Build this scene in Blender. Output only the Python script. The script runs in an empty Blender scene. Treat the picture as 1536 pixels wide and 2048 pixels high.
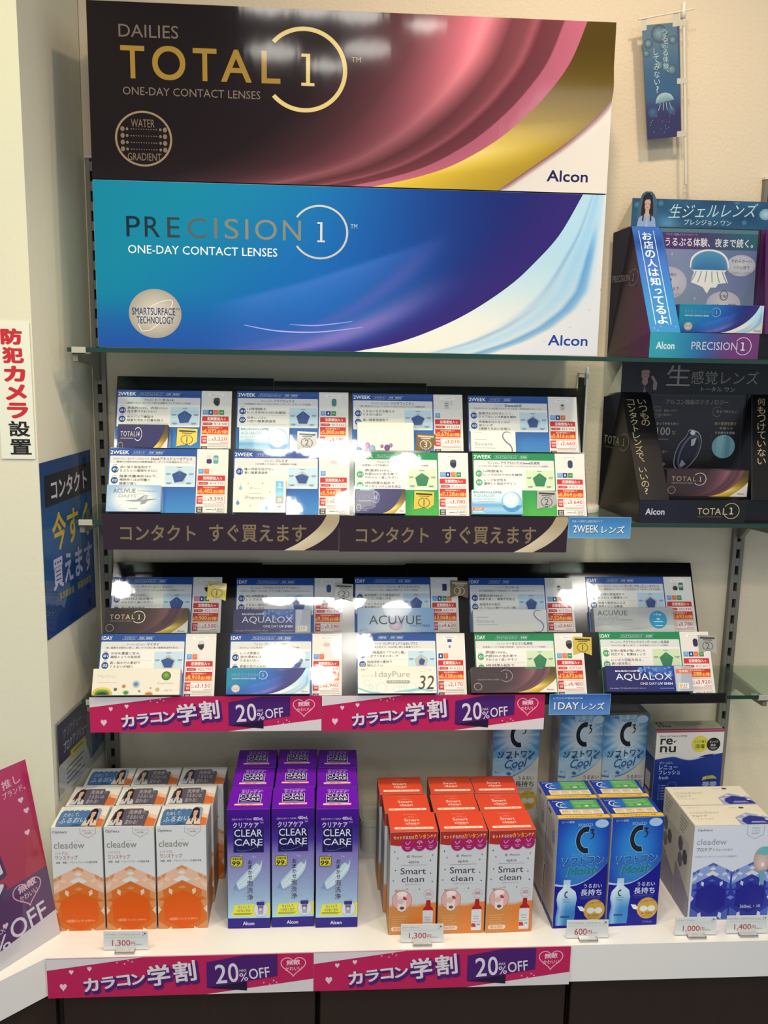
import bpy, math, random
from mathutils import Vector, Matrix

# ---------------------------------------------------------------- camera, world, lights, exposure
scene = bpy.context.scene
COL = scene.collection
cam_d = bpy.data.cameras.new('camera')
cam = bpy.data.objects.new('camera', cam_d)
COL.objects.link(cam)
cam_d.sensor_fit = 'VERTICAL'
cam_d.sensor_height = 36.0
cam_d.lens = 36.0 * 1849.3 / 2048.0
cam_d.clip_start = 0.05
_r = Vector((0.99775934, -0.06429695, 0.01849853))
_d = Vector((0.00671347, -0.1788781, -0.98384834))
_f = Vector((0.06656743, 0.98176806, -0.17804564))
cam.matrix_world = Matrix(((_r.x, -_d.x, -_f.x, 0.3984), (_r.y, -_d.y, -_f.y, -1.7061), (_r.z, -_d.z, -_f.z, 1.7272), (0, 0, 0, 1)))
scene.camera = cam

scene.view_settings.view_transform = 'Standard'
scene.view_settings.look = 'None'
scene.view_settings.gamma = 1.0
scene.view_settings.use_curve_mapping = False
scene.view_settings.exposure = 0.06

world = bpy.data.worlds.new('world')
scene.world = world
world.use_nodes = True
world.node_tree.nodes['Background'].inputs[0].default_value = (0.74, 0.86, 1.0, 1)
world.node_tree.nodes['Background'].inputs[1].default_value = 0.64


def spot(name, x, y, z, tx, ty, tz, power, rgb, angle, blend, rad):
    l = bpy.data.lights.new(name, 'SPOT')
    l.energy = power
    l.color = rgb
    l.spot_size = math.radians(angle)
    l.spot_blend = blend
    l.shadow_soft_size = rad
    o = bpy.data.objects.new(name, l)
    COL.objects.link(o)
    o.location = (x, y, z)
    o.rotation_euler = (Vector((tx, ty, tz)) - Vector((x, y, z))).to_track_quat('-Z', 'Y').to_euler()
    return o


def disc(name, x, y, z, rad, power, rgb, sy=None):
    l = bpy.data.lights.new(name, 'AREA')
    l.shape = 'DISK' if sy is None else 'RECTANGLE'
    l.size = rad * 2
    if sy: l.size_y = sy
    l.energy = power
    l.color = rgb
    o = bpy.data.objects.new(name, l)
    COL.objects.link(o)
    o.location = (x, y, z)
    return o


WARM = (1.0, 0.80, 0.55)
COOL = (0.90, 0.95, 1.0)
# warm downlights in the ceiling close to the display wall
WARM = (1.0, 0.80, 0.58)
spot('downlight', 1.02, -0.66, 2.72, 0.95, -0.16, 1.4, 15, WARM, 120, 0.7, 0.035)
spot('downlight', 0.66, -0.68, 2.72, 0.60, -0.20, 1.2, 16, WARM, 120, 0.7, 0.035)
spot('downlight', 0.50, -0.76, 2.72, 0.22, -0.28, 0.75, 24, WARM, 64, 0.7, 0.035)
spot('downlight', 0.98, -0.74, 2.72, 0.85, -0.28, 0.75, 21, WARM, 62, 0.7, 0.035)
spot('downlight', -0.55, -0.95, 2.72, -0.25, -0.23, 1.6, 37, (1.0, 0.92, 0.52), 80, 0.6, 0.05)
# rows of round ceiling lamps over the shop floor
for _x, _y, _q, _p in ((0.22, -1.68, 0.08, 3.6), (0.36, -1.70, 0.065, 2.6), (0.50, -1.72, 0.08, 3.6), (0.72, -1.80, 0.06, 2.4), (0.22, -2.14, 0.09, 4.0), (0.40, -2.28, 0.065, 2.6), (0.54, -2.07, 0.09, 4.0), (-0.43, -1.67, 0.05, 1.6), (1.5, -1.7, 0.08, 4.0)):
    disc('ceiling_lamp', _x, _y, 2.735, _q, _p, (1.0, 0.95, 0.86))
disc('ceiling_lamp', 1.45, -2.9, 2.735, 0.20, 9, COOL, 0.9)
disc('ceiling_lamp', -1.25, -2.9, 2.735, 0.20, 9, COOL, 0.9)

# ---------------------------------------------------------------- small helpers
_lin = {}


def hx(c):
    """'rrggbb' or ('rrggbb', metallic) or an rgb tuple (display values) -> linear rgb + metallic"""
    if c in _lin: return _lin[c]
    m = 0.0
    k = c
    if isinstance(c, tuple) and isinstance(c[0], str):
        c, m = c
    if isinstance(c, str):
        v = [int(c[i:i + 2], 16) / 255 for i in (0, 2, 4)]
    else:
        v = list(c)[:3]
        m = c[3] if len(c) > 3 else 0.0
    r = tuple([x / 12.92 if x <= 0.04045 else ((x + 0.055) / 1.055) ** 2.4 for x in v] + [m])
    _lin[k] = r
    return r


def rgb(s): return tuple(int(s[i:i + 2], 16) / 255 for i in (0, 2, 4))


def mix(a, b, t):
    t = max(0.0, min(1.0, t))
    return tuple(a[i] + (b[i] - a[i]) * t for i in range(3))


def smooth(a, b, x):
    t = max(0.0, min(1.0, (x - a) / (b - a)))
    return t * t * (3 - 2 * t)


def ramp(stops, t):
    if t <= stops[0][0]: return rgb(stops[0][1])
    for (a, ca), (b, cb) in zip(stops, stops[1:]):
        if t <= b: return mix(rgb(ca), rgb(cb), (t - a) / (b - a))
    return rgb(stops[-1][1])


def interp(pts, t):
    """value at t through (t, value) points, t ascending"""
    if t <= pts[0][0]: return pts[0][1]
    for (a, va), (b, vb) in zip(pts, pts[1:]):
        if t <= b: return va + (vb - va) * (t - a) / (b - a)
    return pts[-1][1]


def resample(pts, n):
    d = [0.0]
    for a, b in zip(pts, pts[1:]): d.append(d[-1] + math.dist(a, b))
    return [(interp(list(zip(d, [p[0] for p in pts])), d[-1] * i / (n - 1)), interp(list(zip(d, [p[1] for p in pts])), d[-1] * i / (n - 1))) for i in range(n)]


def spline(pts, k=6):
    """Catmull-Rom through pts"""
    out = []
    P = [pts[0]] + list(pts) + [pts[-1]]
    for i in range(1, len(P) - 2):
        a, b, c, d = P[i - 1:i + 3]
        for j in range(k):
            t = j / k
            out.append(tuple(0.5 * (2 * b[m] + (c[m] - a[m]) * t + (2 * a[m] - 5 * b[m] + 4 * c[m] - d[m]) * t * t + (3 * b[m] - a[m] - 3 * c[m] + d[m]) * t ** 3) for m in (0, 1)))
    return out + [tuple(pts[-1])]


_glyph = {}


def glyphs(s, bold, res):
    k = (s, bold, res)
    if k not in _glyph:
        c = bpy.data.curves.new('lettering', 'FONT')
        c.body = s
        c.offset = bold
        c.resolution_u = res
        o = bpy.data.objects.new('lettering', c)
        COL.objects.link(o)
        me = bpy.data.meshes.new_from_object(o.evaluated_get(bpy.context.evaluated_depsgraph_get()))
        v = [(p.co.x, p.co.y) for p in me.vertices]
        f = [tuple(p.vertices) for p in me.polygons]
        bpy.data.meshes.remove(me)
        bpy.data.objects.remove(o)
        bpy.data.curves.remove(c)
        xs = [p[0] for p in v] or [0, 1]
        ys = [p[1] for p in v] or [0, 1]
        _glyph[k] = (v, f, min(xs), max(xs), min(ys), max(ys))
    return _glyph[k]


class Art:
    """Printing on one face, drawn in its own units, y down from the top left corner. Overlapping prints stack in thin ink layers."""

    def __init__(self, W, H):
        self.W, self.H = W, H
        self.v, self.f, self.c, self.bb = [], [], [], []

    def _add(self, pts, faces, cols, lift=None):
        xs = [p[0] for p in pts]
        ys = [p[1] for p in pts]
        b = (min(xs), min(ys), max(xs), max(ys))
        L = 0
        for q in self.bb:
            if q[4] >= L and q[0] < b[2] and q[2] > b[0] and q[1] < b[3] and q[3] > b[1]: L = q[4] + 1
        self.bb.append((*b, L))
        n = len(self.v)
        self.v += [(p[0], p[1], L + (lift[i] if lift else 0)) for i, p in enumerate(pts)]
        for f in faces:
            a = sum(pts[f[i - 1]][0] * pts[f[i]][1] - pts[f[i]][0] * pts[f[i - 1]][1] for i in range(len(f)))
            self.f.append(tuple(n + i for i in (f if a < 0 else f[::-1])))
        self.c += cols if isinstance(cols, list) else [hx(cols)] * len(pts)

    def poly(self, pts, col):
        if isinstance(col, list): col = [hx(k) for k in col]
        self._add(list(pts), [tuple(range(len(pts)))], col)

    def rect(self, x, y, w, h, col): self.poly([(x, y), (x + w, y), (x + w, y + h), (x, y + h)], col)

    def frame(self, x, y, w, h, t, col):
        P = [(x, y), (x + w, y), (x + w, y + h), (x, y + h), (x + t, y + t), (x + w - t, y + t), (x + w - t, y + h - t), (x + t, y + h - t)]
        self._add(P, [(0, 1, 5, 4), (1, 2, 6, 5), (2, 3, 7, 6), (3, 0, 4, 7)], col)

    def rrect(self, x, y, w, h, r, col, n=4):
        P = []
        for cx, cy, a in ((x + w - r, y + r, -90), (x + w - r, y + h - r, 0), (x + r, y + h - r, 90), (x + r, y + r, 180)):
            P += [(cx + r * math.cos(math.radians(a + 90 * i / n)), cy + r * math.sin(math.radians(a + 90 * i / n))) for i in range(n + 1)]
        self.poly(P, col)

    def ell(self, cx, cy, rx, ry, col, n=24, rot=0):
        c, s = math.cos(math.radians(rot)), math.sin(math.radians(rot))
        P = [(math.cos(2 * math.pi * i / n) * rx, math.sin(2 * math.pi * i / n) * ry) for i in range(n)]
        self.poly([(cx + x * c - y * s, cy + x * s + y * c) for x, y in P], col)

    def ball(self, cx, cy, rx, ry, inner, outer, n=20, ox=0, oy=0):
        P = [(cx + ox, cy + oy)] + [(cx + math.cos(2 * math.pi * i / n) * rx, cy + math.sin(2 * math.pi * i / n) * ry) for i in range(n)]
        self._add(P, [(0, 1 + i, 1 + (i + 1) % n) for i in range(n)], [hx(inner)] + [hx(outer)] * n)

    def ring(self, cx, cy, r, t, col, a0=0, a1=360, n=48, sy=1.0):
        P = []
        for i in range(n + 1):
            a = math.radians(a0 + (a1 - a0) * i / n)
            P += [(cx + r * math.cos(a), cy + r * sy * math.sin(a)), (cx + (r - t) * math.cos(a), cy + (r - t) * sy * math.sin(a))]
        self._add(P, [(2 * i, 2 * i + 2, 2 * i + 3, 2 * i + 1) for i in range(n)], col)

    def line(self, pts, w, col, closed=False):
        pts = list(pts)
        n = len(pts)
        P = []
        for i, p in enumerate(pts):
            a = pts[i - 1] if (i or closed) else p
            b = pts[(i + 1) % n] if (i < n - 1 or closed) else p
            dx, dy = b[0] - a[0], b[1] - a[1]
            l = math.hypot(dx, dy) or 1
            wi = w[i] if isinstance(w, list) else w
            P += [(p[0] - dy / l * wi / 2, p[1] + dx / l * wi / 2), (p[0] + dy / l * wi / 2, p[1] - dx / l * wi / 2)]
        F = [(2 * i, 2 * i + 2, 2 * i + 3, 2 * i + 1) for i in range(n - 1)]
        if closed: F.append((2 * n - 2, 0, 1, 2 * n - 1))
        self._add(P, F, col)

    def grid(self, x, y, w, h, nx, ny, fn):
        P = [(x + w * i / nx, y + h * j / ny) for j in range(ny + 1) for i in range(nx + 1)]
        F = [(j * (nx + 1) + i, j * (nx + 1) + i + 1, (j + 1) * (nx + 1) + i + 1, (j + 1) * (nx + 1) + i) for j in range(ny) for i in range(nx)]
        self._add(P, F, [hx(tuple(fn(*p))) for p in P])

    def grad(self, x, y, w, h, stops, vert=True):
        """stops: (0..1, colour)"""
        P, C, F = [], [], []
        for i, (t, c) in enumerate(stops):
            P += [(x, y + h * t), (x + w, y + h * t)] if vert else [(x + w * t, y), (x + w * t, y + h)]
            C += [hx(c)] * 2
            if i: F.append((2 * i - 2, 2 * i - 1, 2 * i + 1, 2 * i))
        self._add(P, F, C)

    def band(self, A, B, n, m, fn):
        """area between two curves; fn(x, y, t along, s across) -> colour"""
        A, B = resample(A, n), resample(B, n)
        P, C = [], []
        for i in range(n):
            for j in range(m + 1):
                s = j / m
                p = (A[i][0] + (B[i][0] - A[i][0]) * s, A[i][1] + (B[i][1] - A[i][1]) * s)
                P.append(p)
                C.append(hx(tuple(fn(p[0], p[1], i / (n - 1), s))))
        self._add(P, [(i * (m + 1) + j, (i + 1) * (m + 1) + j, (i + 1) * (m + 1) + j + 1, i * (m + 1) + j + 1) for i in range(n - 1) for j in range(m)], C)

    def text(self, s, x, y, w, h, col, bold=0.0, rot=0, shear=0.0, res=3, align='L'):
        """fills the box (x, y, w, h); w None keeps the lettering's own proportions"""
        v, f, x0, x1, y0, y1 = glyphs(s, 0.0, res)
        if not v: return
        sy = h / max(1e-6, y1 - y0)
        sx = w / max(1e-6, x1 - x0) if w else sy
        q = bold * 0.5
        if q:  # heavier strokes: the same outline printed again slightly to each side
            sy = h / max(1e-6, y1 - y0 + 2 * q)
            sx = w / max(1e-6, x1 - x0 + 2 * q) if w else sy
        ww = (x1 - x0) * sx
        hh = (y1 - y0) * sy
        if not w: x = x - (ww if align == 'R' else ww / 2 if align == 'C' else 0)
        cx, cy = x + (w or ww) / 2, y + h / 2
        c, sn = math.cos(math.radians(rot)), math.sin(math.radians(rot))
        k = 0 if not q else 3 if h * q < 0.35 else 4 if q < 0.035 else 8
        P, F, Z = [], [], []
        for j in range(max(1, k)):
            ox = oy = 0
            if k:
                t = 2 * math.pi * (j + 0.5) / k
                ox, oy = q * math.cos(t), q * math.sin(t)
            n0 = len(P)
            for a, b in v:
                u = (a - x0 + ox) * sx - ww / 2 + shear * (b - y0) * sy
                t = (y1 - b + oy) * sy - hh / 2
                P.append((cx + u * c + t * sn, cy - u * sn + t * c))
            F += [tuple(n0 + i for i in g) for g in f]
            Z += [0.11 * j] * len(v)
        self._add(P, F, col, Z)

    def vtext(self, s, x, y, w, h, col, bold=0.0, dx=0.0, shear=0.0):
        """vertical writing in a column w wide, h tall; the column drifts dx to the right on its way down"""
        n = len(s)
        st = h / n
        for i, ch in enumerate(s):
            k = {'、': (0.55, 0.0, 0.35, 0.35), '。': (0.55, 0.0, 0.35, 0.35), 'っ': (0.3, 0.25, 0.6, 0.6), 'ー': (0.42, 0.05, 0.16, 0.85), 'く': (0.2, 0.08, 0.6, 0.84), 'し': (0.15, 0.06, 0.7, 0.86), 'い': (0.05, 0.15, 0.9, 0.7), 'り': (0.2, 0.06, 0.6, 0.88), '?': (0.3, 0.05, 0.4, 0.85), 'ト': (0.3, 0.05, 0.55, 0.9), '?': (0.3, 0.05, 0.4, 0.85)}.get(ch, (0.05, 0.06, 0.9, 0.88))
            X = x + dx * (i + 0.5) / n
            self.text(ch, X + k[0] * w, y + st * i + k[1] * st, k[2] * w, k[3] * st, col, bold, shear=shear)


class MB:
    """collects printed boxes, plates and curved pieces into ONE mesh object"""
    E0, EL = 0.00022, 0.00011

    def __init__(self): self.v, self.f, self.c, self.sm = [], [], [], []

    def add(self, v, f, cols, sm=False):
        n = len(self.v)
        self.v += [tuple(p) for p in v]
        self.f += [tuple(n + i for i in q) for q in f]
        self.c += cols if isinstance(cols, list) else [hx(cols)] * len(v)
        self.sm += [sm] * len(f)

    def box(self, x0, x1, y0, y1, z0, z1, col='ffffff', bev=0.0006, faces=None):
        """box with chamfered edges; faces: colours for 'front back left right top bottom'"""
        b = min(bev, (x1 - x0) * 0.3, (y1 - y0) * 0.3, (z1 - z0) * 0.3)
        faces = faces or {}
        R = {}
        for nm, ax, sg in (('left', 0, -1), ('right', 0, 1), ('front', 1, -1), ('back', 1, 1), ('bottom', 2, -1), ('top', 2, 1)):
            lo, hi = (x0, y0, z0), (x1, y1, z1)
            o = [a for a in (0, 1, 2) if a != ax]
            P = []
            for s, t in ((-1, -1), (1, -1), (1, 1), (-1, 1)):
                p = [0, 0, 0]
                p[ax] = hi[ax] if sg > 0 else lo[ax]
                p[o[0]] = lo[o[0]] + b if s < 0 else hi[o[0]] - b
                p[o[1]] = lo[o[1]] + b if t < 0 else hi[o[1]] - b
                P.append(tuple(p))
            n = len(self.v)
            R[nm] = {tuple(1 if p[a] > (lo[a] + hi[a]) / 2 else 0 for a in (0, 1, 2)): n + i for i, p in enumerate(P)}
            q = (0, 1, 2, 3) if (sg > 0) != (ax == 1) else (3, 2, 1, 0)
            self.add(P, [q], faces.get(nm, col))
        nx = {0: ('left', 'right'), 1: ('front', 'back'), 2: ('bottom', 'top')}
        cen = Vector(((x0 + x1) / 2, (y0 + y1) / 2, (z0 + z1) / 2))

        def put(q):
            P = [Vector(self.v[i]) for i in q]
            nn = (P[1] - P[0]).cross(P[2] - P[0])
            self.f.append(tuple(q) if nn.dot(P[0] - cen) > 0 else tuple(q[::-1]))
            self.sm.append(False)
        for a, bx in ((0, 1), (0, 2), (1, 2)):
            for i in (0, 1):
                for j in (0, 1):
                    k = 3 - a - bx
                    e = []
                    for ax, sg in ((a, i), (bx, j)):
                        ks = []
                        for m in (0, 1):
                            key = [0, 0, 0]
                            key[a], key[bx], key[k] = i, j, m
                            ks.append(R[nx[ax][sg]][tuple(key)])
                        e.append(ks)
                    put([e[0][0], e[0][1], e[1][1], e[1][0]])
        for i in (0, 1):
            for j in (0, 1):
                for k in (0, 1): put([R[nx[0][i]][(i, j, k)], R[nx[1][j]][(i, j, k)], R[nx[2][k]][(i, j, k)]])

    def art(self, A, O, U, V, w, h, e0=None):
        O, U, V = Vector(O), Vector(U), Vector(V)
        N = U.cross(V)
        e0 = self.E0 if e0 is None else e0
        self.add([O + U * (x / A.W * w) + V * ((A.H - y) / A.H * h) + N * (e0 + L * self.EL) for x, y, L in A.v], A.f, list(A.c))

    def front(self, A, x0, x1, y, z0, z1): self.art(A, (x0, y, z0), (1, 0, 0), (0, 0, 1), x1 - x0, z1 - z0)

    def top(self, A, x0, x1, y0, y1, z): self.art(A, (x0, y0, z), (1, 0, 0), (0, 1, 0), x1 - x0, y1 - y0)

    def left(self, A, x, y0, y1, z0, z1): self.art(A, (x, y1, z0), (0, -1, 0), (0, 0, 1), y1 - y0, z1 - z0)

    def right(self, A, x, y0, y1, z0, z1): self.art(A, (x, y0, z0), (0, 1, 0), (0, 0, 1), y1 - y0, z1 - z0)

    def prism(self, pts, z0, z1, col, axis='z'):
        """outline in the xy (z), yz (x) or xz (y) plane pulled along the axis"""
        n = len(pts)

        def P(a, b, k): return (a, b, k) if axis == 'z' else (k, a, b) if axis == 'x' else (a, k, b)
        v = [P(*p, z0) for p in pts] + [P(*p, z1) for p in pts]
        F = [tuple(range(n))[::-1], tuple(range(n, 2 * n))] + [(i, (i + 1) % n, n + (i + 1) % n, n + i) for i in range(n)]
        area = sum(pts[i - 1][0] * pts[i][1] - pts[i][0] * pts[i - 1][1] for i in range(n))
        flip = (area < 0) != (axis == 'y')
        self.add(v, [q[::-1] for q in F] if flip else F, col)

    def lathe(self, prof, col, n=24, c=(0, 0, 0), sm=True):
        v, F = [], []
        for r, z in prof: v += [(c[0] + r * math.cos(2 * math.pi * i / n), c[1] + r * math.sin(2 * math.pi * i / n), c[2] + z) for i in range(n)]
        for k in range(len(prof) - 1): F += [(k * n + i, k * n + (i + 1) % n, (k + 1) * n + (i + 1) % n, (k + 1) * n + i) for i in range(n)]
        F += [tuple(range(n))[::-1], tuple(range((len(prof) - 1) * n, len(prof) * n))]
        self.add(v, F, col, sm)

    def tube(self, a, b, r, col, n=10):
        a, b = Vector(a), Vector(b)
        w = (b - a).normalized()
        u = w.orthogonal().normalized()
        t = w.cross(u)
        v = [p + (u * math.cos(2 * math.pi * i / n) + t * math.sin(2 * math.pi * i / n)) * r for p in (a, b) for i in range(n)]
        self.add(v, [(i, (i + 1) % n, n + (i + 1) % n, n + i) for i in range(n)] + [tuple(range(n))[::-1], tuple(range(n, 2 * n))], col, False)

    def build(self, name, mat, parent=None, smooth=False):
        me = bpy.data.meshes.new(name)
        me.from_pydata(self.v, [], self.f)
        at = me.color_attributes.new('Ink', 'FLOAT_COLOR', 'POINT')
        at.data.foreach_set('color', [x for c in self.c for x in c])
        me.materials.append(mat)
        if any(self.sm): me.polygons.foreach_set('use_smooth', self.sm)
        me.update()
        o = bpy.data.objects.new(name, me)
        COL.objects.link(o)
        if parent: o.parent = parent
        return o


def tag(o, label=None, cat=None, group=None, kind=None):
    if label: o['label'] = label
    if cat: o['category'] = cat
    if group: o['group'] = group
    if kind: o['kind'] = kind
    return o


def thing(name, label, cat, loc=(0, 0, 0), rot=(0, 0, 0), group=None):
    o = bpy.data.objects.new(name, None)
    o.empty_display_size = 0.02
    COL.objects.link(o)
    o.location = loc
    o.rotation_euler = rot
    return tag(o, label, cat, group)


def copy_tree(o, parent=None):
    c = o.copy()
    COL.objects.link(c)
    if parent: c.parent = parent
    for ch in list(o.children): copy_tree(ch, c)
    return c


# ---------------------------------------------------------------- materials
def ink(name, rough, coat=0.0, bump=0.0, bscale=60.0, spec=0.5, stretch=(1, 1, 1)):
    """printed surface: colour and metallic share come from the mesh's ink attribute"""
    m = bpy.data.materials.new(name)
    m.use_nodes = True
    nt = m.node_tree
    b = nt.nodes['Principled BSDF']
    a = nt.nodes.new('ShaderNodeAttribute')
    a.attribute_name = 'Ink'
    nt.links.new(a.outputs['Color'], b.inputs['Base Color'])
    nt.links.new(a.outputs['Alpha'], b.inputs['Metallic'])
    b.inputs['Roughness'].default_value = rough
    b.inputs['Coat Weight'].default_value = coat
    b.inputs['Coat Roughness'].default_value = 0.035
    b.inputs['Specular IOR Level'].default_value = spec
    if bump:
        tc = nt.nodes.new('ShaderNodeTexCoord')
        mp = nt.nodes.new('ShaderNodeMapping')
        mp.inputs['Scale'].default_value = stretch
        n = nt.nodes.new('ShaderNodeTexNoise')
        n.inputs['Scale'].default_value = bscale
        n.inputs['Detail'].default_value = 2.0
        bp = nt.nodes.new('ShaderNodeBump')
        bp.inputs['Strength'].default_value = bump
        bp.inputs['Distance'].default_value = 0.002
        nt.links.new(tc.outputs['Object'], mp.inputs['Vector'])
        nt.links.new(mp.outputs['Vector'], n.inputs['Vector'])
        nt.links.new(n.outputs['Fac'], bp.inputs['Height'])
        nt.links.new(bp.outputs['Normal'], b.inputs['Normal'])
        if coat: nt.links.new(bp.outputs['Normal'], b.inputs['Coat Normal'])
    return m


def plain(name, col, rough, bump=0.0, bscale=80.0, detail=4.0, metal=0.0, vary=0.0, vscale=3.0, stretch=(1, 1, 1)):
    m = bpy.data.materials.new(name)
    m.use_nodes = True
    nt = m.node_tree
    b = nt.nodes['Principled BSDF']
    c = hx(col)
    b.inputs['Base Color'].default_value = (*c[:3], 1)
    b.inputs['Roughness'].default_value = rough
    b.inputs['Metallic'].default_value = metal
    tc = nt.nodes.new('ShaderNodeTexCoord')
    mp = nt.nodes.new('ShaderNodeMapping')
    mp.inputs['Scale'].default_value = stretch
    nt.links.new(tc.outputs['Object'], mp.inputs['Vector'])
    if bump:
        n = nt.nodes.new('ShaderNodeTexNoise')
        n.inputs['Scale'].default_value = bscale
        n.inputs['Detail'].default_value = detail
        bp = nt.nodes.new('ShaderNodeBump')
        bp.inputs['Strength'].default_value = bump
        bp.inputs['Distance'].default_value = 0.003
        nt.links.new(mp.outputs['Vector'], n.inputs['Vector'])
        nt.links.new(n.outputs['Fac'], bp.inputs['Height'])
        nt.links.new(bp.outputs['Normal'], b.inputs['Normal'])
    if vary:
        n = nt.nodes.new('ShaderNodeTexNoise')
        n.inputs['Scale'].default_value = vscale
        r = nt.nodes.new('ShaderNodeMix')
        r.data_type = 'RGBA'
        r.inputs[6].default_value = tuple(x * (1 - vary) for x in c[:3]) + (1,)
        r.inputs[7].default_value = tuple(min(1, x * (1 + vary)) for x in c[:3]) + (1,)
        nt.links.new(mp.outputs['Vector'], n.inputs['Vector'])
        nt.links.new(n.outputs['Fac'], r.inputs[0])
        nt.links.new(r.outputs[2], b.inputs['Base Color'])
    return m


def clear(name, tint, rough=0.02, ior=1.45):
    """thin clear sheet: see-through with mirror-like sheen"""
    m = bpy.data.materials.new(name)
    m.use_nodes = True
    nt = m.node_tree
    nt.nodes.remove(nt.nodes['Principled BSDF'])
    t = nt.nodes.new('ShaderNodeBsdfTransparent')
    t.inputs[0].default_value = (*hx(tint)[:3], 1)
    g = nt.nodes.new('ShaderNodeBsdfGlossy')
    g.inputs['Roughness'].default_value = rough
    f = nt.nodes.new('ShaderNodeLayerWeight')
    f.inputs[0].default_value = 0.5
    pw = nt.nodes.new('ShaderNodeMath')
    pw.operation = 'POWER'
    pw.inputs[1].default_value = 4.0
    sc = nt.nodes.new('ShaderNodeMath')
    sc.operation = 'MULTIPLY_ADD'
    sc.inputs[1].default_value = 0.64
    sc.inputs[2].default_value = 0.03 * ior / 1.45
    nt.links.new(f.outputs['Facing'], pw.inputs[0])
    nt.links.new(pw.outputs[0], sc.inputs[0])
    x = nt.nodes.new('ShaderNodeMixShader')
    nt.links.new(sc.outputs[0], x.inputs[0])
    nt.links.new(t.outputs[0], x.inputs[1])
    nt.links.new(g.outputs[0], x.inputs[2])
    nt.links.new(x.outputs[0], nt.nodes['Material Output'].inputs[0])
    return m


M = {
    'paper': ink('printed_paper', 0.55),
    'carton': ink('printed_carton', 0.45, bump=0.02, bscale=200, spec=0.25),
    'satin': ink('satin_carton', 0.34, coat=0.12, bump=0.02, bscale=90, spec=0.3),
    'gloss': ink('laminated_card', 0.5, coat=0.9, bump=0.035, bscale=42, spec=0.2),
    'giant': ink('glossy_display_carton', 0.45, coat=0.25, bump=0.06, bscale=22, stretch=(1.8, 1, 0.5), spec=0.05),
    'plastic': ink('moulded_plastic', 0.4),
    'wall': plain('textured_wallpaper', 'dccdb2', 0.85, 0.35, 170, vary=0.02),
    'pillar': plain('painted_pillar', 'd6d2bd', 0.8, 0.12, 120, vary=0.02),
    'ceiling': plain('ceiling_paint', 'e6e2da', 0.9, 0.1, 60),
    'floor': plain('floor_tiles', '8c8377', 0.4, 0.05, 20, vary=0.08),
    'counter': plain('white_laminate', 'e4e2de', 0.35, 0.02, 90),
    'cabinet': plain('dark_wood_laminate', '26150e', 0.5, 0.1, 60, vary=0.25, vscale=4, stretch=(14, 1, 1)),
    'black': plain('black_gloss_plastic', '0b0a0c', 0.12, 0.04, 14),
    'metal': plain('brushed_aluminium', '7d796c', 0.45, 0.05, 200, metal=0.25, stretch=(1, 1, 0.1)),
    'dark': plain('dark_slot', '0a0908', 0.8, 0.02, 50),
    'white': plain('white_plastic', 'd8d2c4', 0.45, 0.02, 60),
    'glass': clear('shelf_glass', 'eef8f2', 0.02),
    'glassedge': plain('green_glass_edge', '12382c', 0.1, 0.02, 30),
    'clip': plain('clip_plastic', 'aeab9e', 0.4, 0.02, 60),
    'acrylic': clear('clear_acrylic', 'fdfefe', 0.05, 1.35),
}
_b = M['clip'].copy()
_b.name = 'solid_acrylic'
M['lucite'] = _b
_p = _b.node_tree.nodes['Principled BSDF']
_p.inputs['Base Color'].default_value = (0.97, 0.98, 0.98, 1)
_p.inputs['Transmission Weight'].default_value = 1.0
_p.inputs['Roughness'].default_value = 0.03
_p.inputs['IOR'].default_value = 1.49
M['giant'].node_tree.nodes['Principled BSDF'].inputs['Coat Roughness'].default_value = 0.07
Z0, Z1, Z2, Z3 = 0.757, 1.7137, 1.4319, 1.117      # counter top and the tops of the three glass shelves
SD, CD = 0.1707, 0.355                              # depth of the glass shelves and of the counter
LEAN = {Z2: (math.radians(21.6), (-0.1761, 0.0129), (-0.1223, 0.0873)), Z3: (math.radians(28.5), (-0.175, 0.0097), (-0.0815, 0.0948))}   # lean of the card boards and feet of the lower and upper board

# ---------------------------------------------------------------- the room
def struct(name, pts_boxes, mat, label=None):
    b = MB()
    for q in pts_boxes: b.box(*q, bev=0.001)
    return tag(b.build(name, M[mat]), label, kind='structure')


struct('floor', [(-2.5, 3.2, -4.5, 0.1, -0.05, 0)], 'floor', 'shop floor in front of the display')
struct('ceiling', [(-2.5, 3.2, -4.5, 0.1, 2.75, 2.8)], 'ceiling', 'white shop ceiling')
struct('wall_back', [(-0.0165, 3.2, 0, 0.08, 0, 2.75)], 'wall', 'cream textured back wall behind the shelves')
b = MB()
b.prism([(-1.6, -0.222), (-0.050, -0.222), (-0.017, 0.0), (-0.017, 0.08), (-1.6, 0.08)], 0, 2.75, 'ffffff')
tag(b.build('wall_left', M['pillar']), 'pale pillar whose side wall closes the left of the display', kind='structure')

# counter: white slab with a thick front lip, bent forward at its left end
b = MB()
b.prism([(-0.0362, -CD), (2.4, -CD), (2.4, -0.001), (-0.0155, -0.001), (-0.0485, -0.223), (-0.62, -0.223), (-0.62, -0.918)], 0.690, Z0, 'ffffff')
tag(b.build('counter', M['counter']), 'long white counter with a thick lip under the rows of solution boxes', 'counter')


def cabinet(label, x0, x1, grp=True):
    r = thing('cabinet_unit', label, 'cabinet', (x0, -0.33, 0), group='dark cabinet units under the counter')
    w = x1 - x0
    b = MB(); b.box(0.001, w - 0.001, 0.018, 0.32, 0.06, 0.689); b.build('cabinet_body', M['cabinet'], r)
    b = MB(); b.box(0.002, w - 0.002, 0, 0.017, 0.08, 0.686, bev=0.0015); b.build('cabinet_door', M['cabinet'], r)
    b = MB(); b.box(0.001, w - 0.001, 0.04, 0.3, 0, 0.06); b.build('plinth', M['dark'], r)
    return r


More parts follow.
